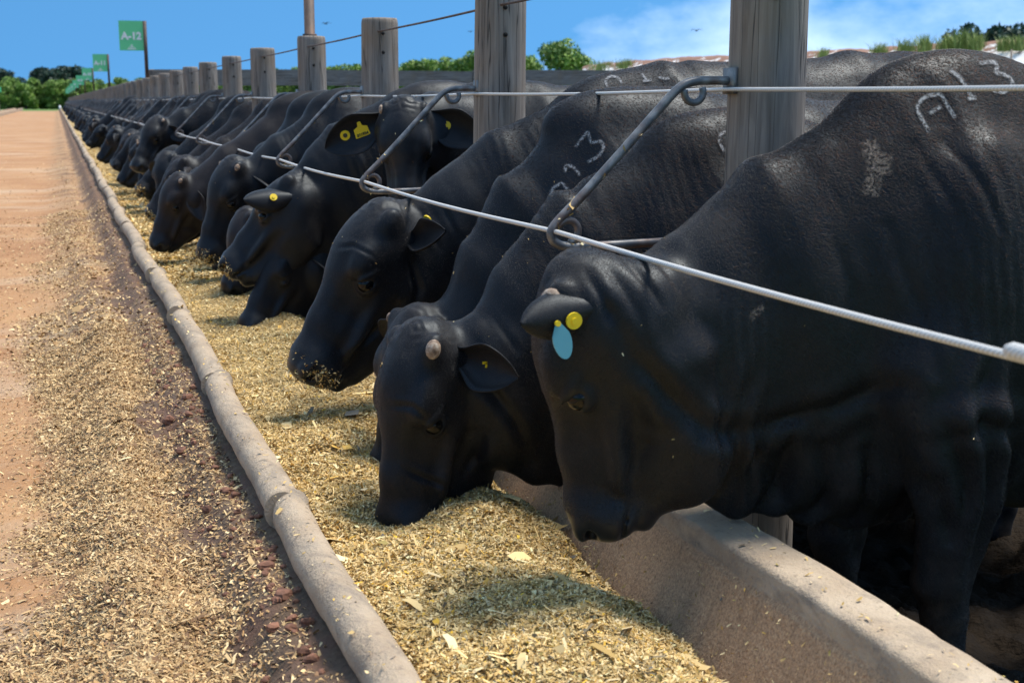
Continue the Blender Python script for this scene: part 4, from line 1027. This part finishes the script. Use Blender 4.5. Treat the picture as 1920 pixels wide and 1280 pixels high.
hero('K', 7.96, (600, 170), (400, 330, 0.0), (395, 520, 0.03), (0.9, 0.2, 0.1), 'black bull mostly hidden, muzzle down behind the one with feed on its nose',
     fine=0.009, coarse=0.03, ear_l=dict(d=(0.3, -0.8, 0.4)))
hero('I', 8.52, (560, 172), (322, 325, 0.02), (274, 460, 0.04), (0.9, 0.26, 0.3), 'dark brown bull with pale horn stub, ear hanging, chewing over the trough',
     fine=0.008, coarse=0.03, hr=0.016, ear_l=dict(d=(0.75, -0.5, 0.5), n=(0.2, 0.5, 0.8), L=0.22), crumb=12)
for k in 'ABDEFHI':
    pass
o, nf = COWS['A']
b = button(nf, o, 'l', 0.42, 0.25, -1, 0.016)
p, n, s2 = nf['ear']('l', 0.62, 0.15); p = p - n * 0.012
drop = [(0.019 * math.sin(a) * (1.0 if math.cos(a) < 0.2 else max(0.25, 1.0 - 0.75 * (math.cos(a) - 0.2))), 0.037 * math.cos(a) - 0.036) for a in np.linspace(0, 2 * math.pi, 24, endpoint=False)]
v, f = plate_vf(p - n * 0.002, -n, (-0.25, -0.05, 1.0), drop, 0.003); bt = link('drop_tag', poly_mesh('drop_tag', v, f, M['tag_blue']), o); bt['label'] = 'pale blue drop shaped ear tag'
v, f = disc_vf(p - n * 0.005 + (0, 0, -0.004), n, 0.0055, 0.006, 12); link('stud', np_mesh('stud', v, f, M['tag_yellow'], smooth=False), bt)
o, nf = COWS['B']; p, n, _ = nf['ear']('l', 0.45, -0.1)
v, f = merge([box_vf(0, 0, 0, 0.012, 0.004, 0.006), box_vf(0.004, 0, -0.006, 0.006, 0.004, 0.012)])
link('ear_tag', np_mesh('ear_tag', v + p + n * 0.004, f, M['tag_yellow'], smooth=False), o)
o, nf = COWS['D']; button(nf, o, 'l', 0.55, -0.8, -1, 0.014)
o, nf = COWS['F']; button(nf, o, 'l', 0.48, 0.15, -1, 0.0165)
o, nf = COWS['E']
button(nf, o, 'r', 0.66, 0.15, 1, 0.021, True); button(nf, o, 'l', 0.40, 0.0, 1, 0.018)
p, n, s2 = nf['ear']('r', 0.42, 0.1)
ol = [(-0.007, 0.03), (0.007, 0.03), (0.010, 0.012), (0.030, 0.004), (0.032, -0.034), (-0.032, -0.034), (-0.030, 0.004), (-0.010, 0.012)]
upv = np.array([-0.35, 0, 1.0])
v, f = plate_vf(p + n * 0.006, n, upv, ol, 0.003); tgp = link('number_tag', poly_mesh('number_tag', v, f, M['tag_yellow']), o); tgp['label'] = 'yellow ear tag printed with a number'
nn1 = unit(n); up1 = unit(upv - nn1 * (upv @ nn1)); sd1 = np.cross(up1, nn1)
tm = text_mesh('066924', 0.0165, M['ink'])
lt = link('printed_number', tm, tgp)
mw = Matrix.Identity(4)
for r3 in range(3): mw[r3][0], mw[r3][1], mw[r3][2], mw[r3][3] = sd1[r3], up1[r3], nn1[r3], (p + nn1 * 0.0095 + up1 * (-0.024))[r3]
lt.matrix_local = mw

for k_, n_h in (('A', 560000), ('B', 300000), ('C', 160000), ('D', 190000), ('E', 75000), ('F', 60000), ('G', 30000), ('M', 30000), ('H', 60000), ('I', 60000)): coat(COWS[k_][1], COWS[k_][0], n_h)
# pale brands and scars grown through the hide, draped on the skin
def m_brand(name, c, lo, hi):
    t = NT(name); p = t.coord('Object'); n = t.noise(p, 150, 3, 0.7); e = t.attr('edge', 0)
    f = t.math('MULTIPLY', e, t.ramp(n, [(lo, 0.0), (hi, 1.0)]))
    tr = t.n.new('ShaderNodeBsdfTransparent'); mx = t.n.new('ShaderNodeMixShader')
    t.set(mx.inputs[0], f); t.l.new(tr.outputs[0], mx.inputs[1]); t.l.new(t.b.outputs[0], mx.inputs[2]); t.l.new(mx.outputs[0], t.n['Material Output'].inputs[0])
    return t.out(c, 0.8)
MB, MS = m_brand('brand_hair', (0.30, 0.30, 0.31), 0.36, 0.60), m_brand('scar_hair', (0.26, 0.20, 0.165), 0.40, 0.70)
def brand(key, name, strokes, width, mat):
    o, nf = COWS[key]; me = nf['me']
    bv = BVHTree.FromPolygons([tuple(q) for q in nf['V']], [tuple(p.vertices) for p in me.polygons])
    oc = np.array(o.location); parts = []; edge = []
    for st in strokes:
        st = np.asarray(st, float); L = np.r_[0, np.cumsum(np.linalg.norm(np.diff(st, axis=0), axis=1))]; m = max(int(L[-1] / 2.5), 4)
        t = np.linspace(0, L[-1], m); c = np.stack([np.interp(t, L, st[:, 0]), np.interp(t, L, st[:, 1])], 1)
        for _ in range(2): c[1:-1] = (c[:-2] + 2 * c[1:-1] + c[2:]) / 4
        tg = np.gradient(c, axis=0); tg /= np.linalg.norm(tg, axis=1)[:, None] + 1e-9; nr = np.stack([-tg[:, 1], tg[:, 0]], 1)
        G = []
        for q, r in zip(c, nr):
            for k in (-1, -0.5, 0, 0.5, 1):
                x = q + r * k * width; d = R_ * (x[0] - 960) / FPX + U_ * (640 - x[1]) / FPX + F_
                h = bv.ray_cast(Vector(np.array([0, 0, EYE]) - oc), Vector(d))
                G.append(None if h[0] is None else np.array(h[0]) + np.array(h[1]) * 0.0035 * (1 if Vector(d).dot(h[1]) < 0 else -1))
        for i in range(m - 1):
            for k in range(4):
                q = [G[i * 5 + k], G[i * 5 + k + 1], G[(i + 1) * 5 + k + 1], G[(i + 1) * 5 + k]]
                if any(x is None for x in q) or max(np.linalg.norm(q[0] - q[2]), np.linalg.norm(q[1] - q[3])) > 0.06: continue
                parts.append((np.array(q), np.array([[0, 1, 2, 3]])))
                endf = min(1, i / 2, (m - 1 - i) / 2) if m > 6 else 1
                endg = min(1, (i + 1) / 2, (m - 2 - i) / 2) if m > 6 else 1
                ee = [0.0, 0.75, 1.0, 0.75, 0.0]
                edge += [ee[k] * endf, ee[k + 1] * endf, ee[k + 1] * endg, ee[k] * endg]
    if not parts: return
    v, f = merge(parts); me2 = np_mesh(name, v, f, mat)
    e = np.array(edge); add_color(me2, 'edge', np.stack([e, e, e, e * 0 + 1], 1)); link(name, me2, o)
def zz(x0, y0, s, pts): return [(x0 + a / s, y0 + b / s) for a, b in pts]
z4 = lambda *p: zz(1320, 0, 3.2, p); z7 = lambda *p: zz(960, 80, 3.05, p)
for st in ([z4((1350, 800), (1290, 700), (1272, 650), (1300, 605), (1340, 580), (1420, 570), (1450, 625), (1510, 718)), z4((1345, 690), (1425, 640))],
           [z4((1462, 425), (1520, 460), (1560, 515), (1605, 595)), z4((1575, 600), (1630, 592))],
           [z4((1640, 388), (1735, 378), (1755, 408), (1738, 440), (1800, 455), (1845, 490), (1842, 530), (1790, 562), (1715, 545))]): brand('A', 'brand_mark', st, 5.0, MB)
for st in ([(1628, 262), (1640, 320), (1630, 370)], [(1658, 285), (1652, 330)], [(1412, 578), (1424, 592)]): brand('A', 'scar', [st], 20, MS)
for st in (z7((360, 605), (435, 508), (452, 575), (510, 565), (528, 600), (500, 650), (430, 690)), z7((303, 750), (308, 705), (350, 710), (395, 765)), z7((210, 960), (210, 890), (240, 830), (285, 805), (325, 845), (320, 900))): brand('C', 'brand_mark', [st], 4.2, MB)
for st in ([z7((548, 262), (532, 222), (560, 196), (605, 202), (632, 242))], [z7((742, 182), (768, 220)), z7((748, 226), (798, 216))], [z7((832, 198), (872, 213), (912, 203))]): brand('D', 'brand_mark', st, 3.2, MB)
brand('B', 'brand_mark', [z7((1225, 510), (1185, 530), (1183, 575), (1215, 630))], 4.0, MB)

# ------------------------------------------------------------------ the rest of the row
def variant(seed, poll, nose, vdir, **kw):
    par = dict(zw=1.47, zb=1.40, zh=1.43, poll=poll, nose=nose, vdir=vdir, fine=0.011, coarse=0.034, seed=seed, fat=0.88); par.update(kw)
    nf = build_cow(par); nf['me'].materials.append(M['hide']); return nf
VAR = [variant(31, (0.72, 0.0, 1.02), (0.99, 0.03, 0.57), (0.9, 0.2, 0.4)), variant(32, (0.72, 0.05, 0.96), (0.84, 0.08, 0.45), (0.95, 0.25, 0.15)),
       variant(33, (0.74, -0.05, 1.04), (1.03, -0.15, 0.62), (0.75, -0.35, 0.5)), variant(34, (0.72, 0.05, 0.98), (0.76, 0.06, 0.46), (0.95, 0.1, 0.0)),
       variant(35, (0.74, 0.02, 1.05), (1.10, 0.05, 0.68), (0.75, 0.25, 0.6))]
VAR += [variant(36, (0.60, 0.16, 1.24), (0.82, 0.34, 0.80), (0.7, 0.6, 0.45)), variant(37, (0.72, -0.08, 1.00), (0.90, -0.24, 0.54), (0.8, -0.5, 0.3)), variant(38, (0.70, 0.08, 0.97), (0.78, 0.18, 0.46), (0.75, 0.65, 0.15))]
def generic(nf, label, group, loc, rz=0.0, sc=1.0, crumb=False, parts=True, furred=False):
    o = link('black_bull', nf['me'], None, loc, (0, 0, rz)); o.scale = (sc, sc, sc); tag(o, label, 'bull', group); o.color = (random.choice((0.0, 0.15, 0.3, 0.7)), 0, 0, 1)
    if parts:
        if 'eyeme' not in nf:
            v, f = ball_vf(nf['H'](0.216, -0.068, 0.0835), 0.0255 * nf['hs'], 10, 7); nf['eyeme'] = np_mesh('eye', v, f, M['eye'])
            v, f = ball_vf(nf['H'](0.030, -0.037, 0.103), np.array([.018, .015, .013]), 10, 6, nf['HR']); nf['hornme'] = np_mesh('horn_stub', v, f, M['horn'])
        link('eye', nf['eyeme'], o)
        if furred:
            if 'coatme' not in nf: nf['coatme'] = coat(nf, o, 45000, 0.011, 0.0007).data
            else: c_ = link('coat', nf['coatme'], o); c_['kind'] = 'stuff'
        if random.random() < 0.6: link('horn_stub', nf['hornme'], o)
        if crumb: crumbs(nf, o, 130, size=0.014)
    return o
ORDW = ['first', 'second', 'third', 'fourth', 'fifth', 'sixth', 'seventh', 'eighth', 'ninth', 'tenth', 'eleventh', 'twelfth', 'thirteenth', 'fourteenth', 'fifteenth', 'sixteenth', 'seventeenth', 'eighteenth', 'nineteenth', 'twentieth'] + ['twenty-' + w for w in ('first', 'second', 'third', 'fourth', 'fifth', 'sixth', 'seventh', 'eighth', 'ninth')]
y = 9.15; i = 0
pys = np.array(post_y)
while y < 150:
    nf = VAR[(0, 1, 2, 6, 3, 7, 4, 5, 1, 7, 2, 0, 6, 3, 4, 1, 7, 2)[i % 18]]; d = y - pys[np.argmin(np.abs(pys - y))]
    yc = y + (0.30 * np.sign(d) - d if abs(d) < 0.30 else 0.0)
    sc = random.uniform(0.90, 1.05)
    lab = ORDW[i] + ' black bull beyond the brown one with a hanging ear' if i < 12 else 'black bull in the distant, tightly packed part of the feeding row'
    generic(nf, lab, 'bulls feeding at the trough' if i < 12 else 'bulls in the distant part of the row', (1.66 + random.uniform(-0.16, 0.06), yc, random.uniform(-0.02, 0.01)), random.uniform(-0.16, 0.16), sc, crumb=i < 8 and i % 2 == 0, parts=y < 30, furred=y < 22)
    y += random.uniform(0.52, 0.62) if y < 50 else random.uniform(0.8, 1.0); i += 1
# bulls standing behind the feeding ones
for k, (x, yv, rz, lab) in enumerate([(4.6, 6.6, 2.8, 'black bull standing in the pen behind, left of the white mound'), (5.4, 8.9, -0.3, 'black bull standing farther back in the pen, only its back showing'), (3.9, 4.3, 3.0, 'black bull standing behind the nearest one, its back rising beside the post'),
                               (7.5, 13.0, 1.2, 'small distant black bull standing deep in the pen')]):
    generic(VAR[(k * 2 + 4) % 5], lab, 'bulls standing in the pen behind', (x, yv, 0), rz, 1.0 + 0.02 * k, parts=False)
# ------------------------------------------------------------------ trees and bushes
def leaf_cloud(n, blobs, leaf, seed, tone_z=True):
    """leaf quads gathered on the shells of clumps"""
    r = np.random.default_rng(seed); bl = np.asarray(blobs, float); pick = r.choice(len(bl), n, p=bl[:, 3] ** 2 / (bl[:, 3] ** 2).sum())
    d = r.normal(size=(n, 3)); d /= np.linalg.norm(d, axis=1)[:, None]; rad = bl[pick, 3] * (0.55 + 0.5 * r.uniform(0, 1, n) ** 0.6)
    c = bl[pick, :3] + d * rad[:, None] * (1, 1, 0.85)
    a = r.normal(size=(n, 3)); a /= np.linalg.norm(a, axis=1)[:, None]; b = np.cross(a, d + 0.6 * r.normal(size=(n, 3))); b /= np.linalg.norm(b, axis=1)[:, None] + 1e-9
    L = (leaf * r.uniform(0.6, 1.4, n))[:, None]
    V = np.stack([c - a * L, c - b * L * 0.55, c + a * L, c + b * L * 0.55], 1).reshape(-1, 3); F = np.arange(4 * n).reshape(-1, 4)
    tone = np.clip(0.5 + 0.35 * r.normal(size=n) * 0.6 + 0.25 * np.sin(pick * 2.1), 0, 1)
    return V, F, np.repeat(tone, 4)
def tree_meshes(seed, h, rw, nblob, n, leaf, mat, low=0.2):
    r = np.random.default_rng(seed); bl = []
    for _ in range(nblob):
        a = r.uniform(0, 6.28); q = r.uniform(0, 1) ** 0.6; z = r.uniform(low, 1.0); k = math.sqrt(max(0.05, 1 - ((z - 0.5) / 0.62) ** 2))
        bl.append((rw * q * k * math.cos(a) * 0.8, rw * q * k * math.sin(a) * 0.8, h * z * 0.9, h * r.uniform(0.10, 0.19)))
    V, F, t = leaf_cloud(n, bl, leaf, seed); me = np_mesh('crown', V, F, mat, smooth=False); add_color(me, 'tone', np.stack([t, t, t, t * 0 + 1], 1))
    parts = [tube([(0, 0, -0.1), (0.02 * h, 0, h * 0.3), (0.0, 0.02 * h, h * 0.7)], [0.035 * h, 0.028 * h, 0.012 * h], 8)]
    for k in range(5):
        b = bl[r.integers(len(bl))]; parts.append(tube([(0.01 * h, 0, h * 0.22), (b[0] * .5, b[1] * .5, (h * .22 + b[2]) / 2), b[:3]], [0.016 * h, 0.012 * h, 0.005 * h], 6))
    v, f = merge(parts); return me, np_mesh('trunk', v, f, M['bark'])
def plant(name, ms, loc, rz, sc, label, cat, group):
    o = empty(name, loc, rz); o.scale = sc if isinstance(sc, tuple) else (sc, sc, sc); tag(o, label, cat, group)
    link('crown', ms[0], o); link('trunk', ms[1], o); return o
HED = [tree_meshes(s, 5.0, 2.2, 26, 5200, 0.15, M['leaf_hedge'], 0.08) for s in (51, 52, 53, 54)]
TRE = [tree_meshes(s, 6.0, 2.6, 34, 7000, 0.16, M['leaf_hedge'], 0.12) for s in (61, 62)]
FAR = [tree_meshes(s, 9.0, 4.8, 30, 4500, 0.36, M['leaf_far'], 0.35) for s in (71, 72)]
def put(ms, h0, px, top, Y, name, label, cat, group, wide=1.0, dz=0.2):
    p = at(px, top, Y=Y); s = (p[2] - dz) / h0 / 0.98; plant(name, ms, (p[0], Y, dz - 0.1), random.uniform(0, 6.28), (s * wide, s * wide, s), label, cat, group)
k = 0
for px in np.arange(-30, 470, 19):
    put(HED[k % 4], 5.0, px + random.uniform(-4, 4), 149 - max(0, px - 330) * 0.10 + random.uniform(-5, 6), 218 + random.uniform(-3, 3), 'hedge_shrub', ORDW[k] + ' green shrub from the left in the hedge across the road end', 'shrub', 'hedge at the end of the road', 1.15); k += 1
k2 = 0
for px in np.arange(470, 900, 24):
    Y = 200 - (px - 470) * 0.13
    put(HED[k % 4], 5.0, px + random.uniform(-5, 5), 130 - (px - 470) * 0.052 + random.uniform(-4, 4), Y, 'hedge_shrub', ORDW[k2] + ' light green shrub from the left in the hedge behind the pens', 'shrub', 'hedge behind the pens', 1.1); k += 1; k2 += 1
for j, (px, top, Y, lab) in enumerate(((905, 100, 135, 'light green tree of the hedge partly behind the second thick post'), (985, 92, 126, 'bright green tree just right of the second thick post'), (1050, 80, 120, 'bright green rounded tree at the right end of the hedge'), (1085, 96, 122, 'low green bush leaning off the right end of the hedge'))):
    put(TRE[j % 2], 6.0, px, top, Y, 'tree', lab, 'tree', None, 1.0 if j < 3 else 0.7)
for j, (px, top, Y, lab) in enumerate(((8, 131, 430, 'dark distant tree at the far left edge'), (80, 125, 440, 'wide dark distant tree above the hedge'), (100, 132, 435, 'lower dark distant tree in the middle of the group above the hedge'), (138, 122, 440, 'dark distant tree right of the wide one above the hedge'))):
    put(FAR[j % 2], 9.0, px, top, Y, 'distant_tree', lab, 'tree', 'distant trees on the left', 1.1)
# ------------------------------------------------------------------ white sheeted silage mound with grass along its crest
crest = [(1090, 124, 96), (1140, 117, 92), (1200, 112, 88), (1280, 108, 84), (1360, 104, 80), (1440, 101, 76), (1520, 97, 73), (1600, 93, 70), (1680, 88, 67), (1760, 82, 64), (1850, 78, 61), (1940, 74, 58), (2100, 66, 54)]
CX = np.array([c[0] for c in crest], float)
def crest_at(px):
    return at(px, np.interp(px, CX, [c[1] for c in crest]), Y=np.interp(px, CX, [c[2] for c in crest]))
cols_, rows_ = 220, 16; V = []; so = []
for px in np.linspace(1092, 2100, cols_):
    t = crest_at(px); foot = np.array([t[0] * 0.90, t[1] * 0.90, 0.0])
    for r in np.linspace(0, 1, rows_):
        q = foot + (t - foot) * np.array([r, r, r ** 0.85]); V.append(q); so.append(max(0, (r - 0.8) / 0.2))
    for r in (0.5, 1.0):
        V.append(t + np.array([t[0] * 0.10 * r, t[1] * 0.10 * r, -t[2] * r ** 2])); so.append(1.0)
V = np.array(V); V[:, 2] += 0.10 * fbm(V, 1.3, 3) * (V[:, 2] > 0.2); rr = rows_ + 2
i, j = np.meshgrid(np.arange(cols_ - 1), np.arange(rr - 1), indexing='ij'); i, j = i.ravel(), j.ravel()
me = np_mesh('silage_mound', V, np.stack([i * rr + j, (i + 1) * rr + j, (i + 1) * rr + j + 1, i * rr + j + 1], 1), M['tarp'])
so = np.array(so); add_color(me, 'soil', np.stack([so, so, so, so * 0 + 1], 1))
tag(link('silage_mound', me), 'long mound under white sheeting with red soil patches, beyond the pens', 'mound')
def tuft(name, base, h, w, n, label, group, seed):
    r = np.random.default_rng(seed); P = np.stack([r.normal(0, w * 0.4, n), r.normal(0, w * 0.3, n), np.zeros(n)], 1)
    H = h * r.uniform(0.4, 1.0, n); lean = r.normal(0, 0.28, (n, 2)) * H[:, None]; bw = h * 0.022
    top = P + np.concatenate([lean, H[:, None]], 1); mid = P + np.concatenate([lean * 0.35, H[:, None] * 0.6], 1); s = np.array([bw, 0, 0])
    V = np.stack([P - s, P + s, mid + s * .8, mid - s * .8, top], 1).reshape(-1, 3); b = np.arange(n)[:, None] * 5
    F = np.concatenate([b + [0, 1, 2, 3], b + [3, 2, 4, 4]]); me = bpy.data.meshes.new(name)
    F = [list(dict.fromkeys(q)) for q in F.tolist()]; me.from_pydata(V.tolist(), [], F); me.materials.append(M['grass']); me.update()
    t = np.repeat(r.uniform(0, 1, n), 5); add_color(me, 'tone', np.stack([t, t, t, t * 0 + 1], 1))
    o = link(name, me, None, base); tag(o, label, 'grass tuft', group); return o
for k, (px, h, w) in enumerate([(1130, .8, 2.2), (1170, .7, 1.6), (1545, .75, .7), (1650, 1.0, 1.0), (1700, 1.4, 1.3), (1735, 1.7, 1.0), (1775, 1.4, 1.1), (1800, 2.2, 1.2), (1830, 1.6, 1.0), (1885, 0.9, 1.2), (1912, 0.9, 0.8)]):
    p = crest_at(px) + (0, 0, -0.6); tuft('grass_tuft', tuple(p * (0.985, 0.985, 1)), h * 0.42 + 0.55, w * 0.55, 160, ORDW[k] + ' grass tuft from the left on the crest of the white mound', 'grass tufts on the mound', 80 + k)
gp_ = []
for k, px in enumerate((1150, 1230, 1290, 1330, 1520, 1580, 1900)):
    p = crest_at(px); tuft('grass_tuft', (p[0] * 0.93, p[1] * 0.93, 0.55), p[2] * 0.45 + 0.2, 2.4, 380, ORDW[k] + ' low grass tuft from the left at the foot of the white mound', 'grass tufts at the foot of the mound', 180 + k)
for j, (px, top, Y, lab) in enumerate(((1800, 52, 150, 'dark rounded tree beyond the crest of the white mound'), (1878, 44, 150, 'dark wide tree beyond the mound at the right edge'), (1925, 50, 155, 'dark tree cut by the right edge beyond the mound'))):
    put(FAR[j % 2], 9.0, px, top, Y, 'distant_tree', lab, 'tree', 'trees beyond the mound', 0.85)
for k, px in enumerate((1155, 1215, 1277, 1335, 1568, 1622, 1843, 1898)):
    p = crest_at(px); b = (p[0] * 0.94, p[1] * 0.94, 0.0)
    v, f = tube([(0, 0, 0), (0, 0, p[2] * 0.86)], 0.055, 8); o = link('thin_post', np_mesh('thin_post', v, f, M['wood'], smooth=True), None, b); tag(o, ORDW[k] + ' thin stake from the left in front of the white mound', 'post', 'stakes before the mound')
# ------------------------------------------------------------------ feeding row across the road, far left
r2 = empty('far_trough', (-4.6, 70, 0.05)); tag(r2, 'distant concrete trough on the far side of the road, left edge', 'trough')
for k in range(9): link('trough_section', sect[k % 5], r2, (-0.85 + 1.2 - 1.0, k * 11.9, 0)).scale = (1, 8.1, 1)
for k in range(14):
    o = link('fence_post', pm[k % 5], None, (-5.9, 72 + 6.5 * k, 0)); tag(o, 'distant grey post of the row across the road, left edge', 'post', 'posts across the road')
for k, yv in enumerate((112, 129, 146)):
    pen_sign(yv, None, x=-5.6, side=1, label=['leftmost small green sign across the road', 'middle small green sign across the road', 'rightmost small green sign across the road'][k])
v, f = tube([(0, 0, 0), (0, 0, 0.5), (0, 0, 0.75)], [0.16, 0.16, 0.10], 12); o = link('end_marker', np_mesh('end_marker', v, f, M['white']), None, (0.45, 191, 0.1)); tag(o, 'small white marker at the far end of the trough', 'marker')
# ------------------------------------------------------------------ birds
def bird(px, py, Y, s, label):
    c = at(px, py, Y=Y); parts = [tube([(-0.20 * s, 0, 0), (-0.12 * s, 0, 0), (0.05 * s, 0, 0), (0.2 * s, 0, -0.02 * s)], [0.01 * s, 0.05 * s, 0.045 * s, 0.008 * s], 6)]
    for sg in (-1, 1):
        V = np.array([(-0.10, 0, 0.02), (0.06, 0, 0.02), (-0.06, 0.25 * sg, 0.12), (0.05, 0.25 * sg, 0.12), (0.06, 0.52 * sg, 0.02), (0.09, 0.52 * sg, 0.02)]) * s
        V2 = V - (0, 0, 0.012 * s); parts.append((np.concatenate([V, V2]), np.array([[0, 1, 3, 2], [2, 3, 5, 4], [6, 8, 9, 7], [8, 10, 11, 9], [0, 2, 8, 6], [2, 4, 10, 8], [1, 7, 9, 3], [3, 9, 11, 5], [4, 5, 11, 10], [0, 6, 7, 1]])))
    v, f = merge(parts); o = link('bird', np_mesh('bird', v, f, M['hole']), None, c, (0, 0, 0.6)); tag(o, label, 'bird')
bird(1306, 58, 55, 0.62, 'small dark bird flying over the white mound'); bird(611, 45, 60, 0.55, 'small dark bird flying between the post with a pipe and the next'); bird(882, 60, 60, 0.4, 'tiny dark bird flying just left of the second thick post')
print('objects', len(bpy.data.objects), 'time', round(time.time() - T0, 1), 'tris', sum(len(m.loops) - 2 * len(m.polygons) for m in bpy.data.meshes))
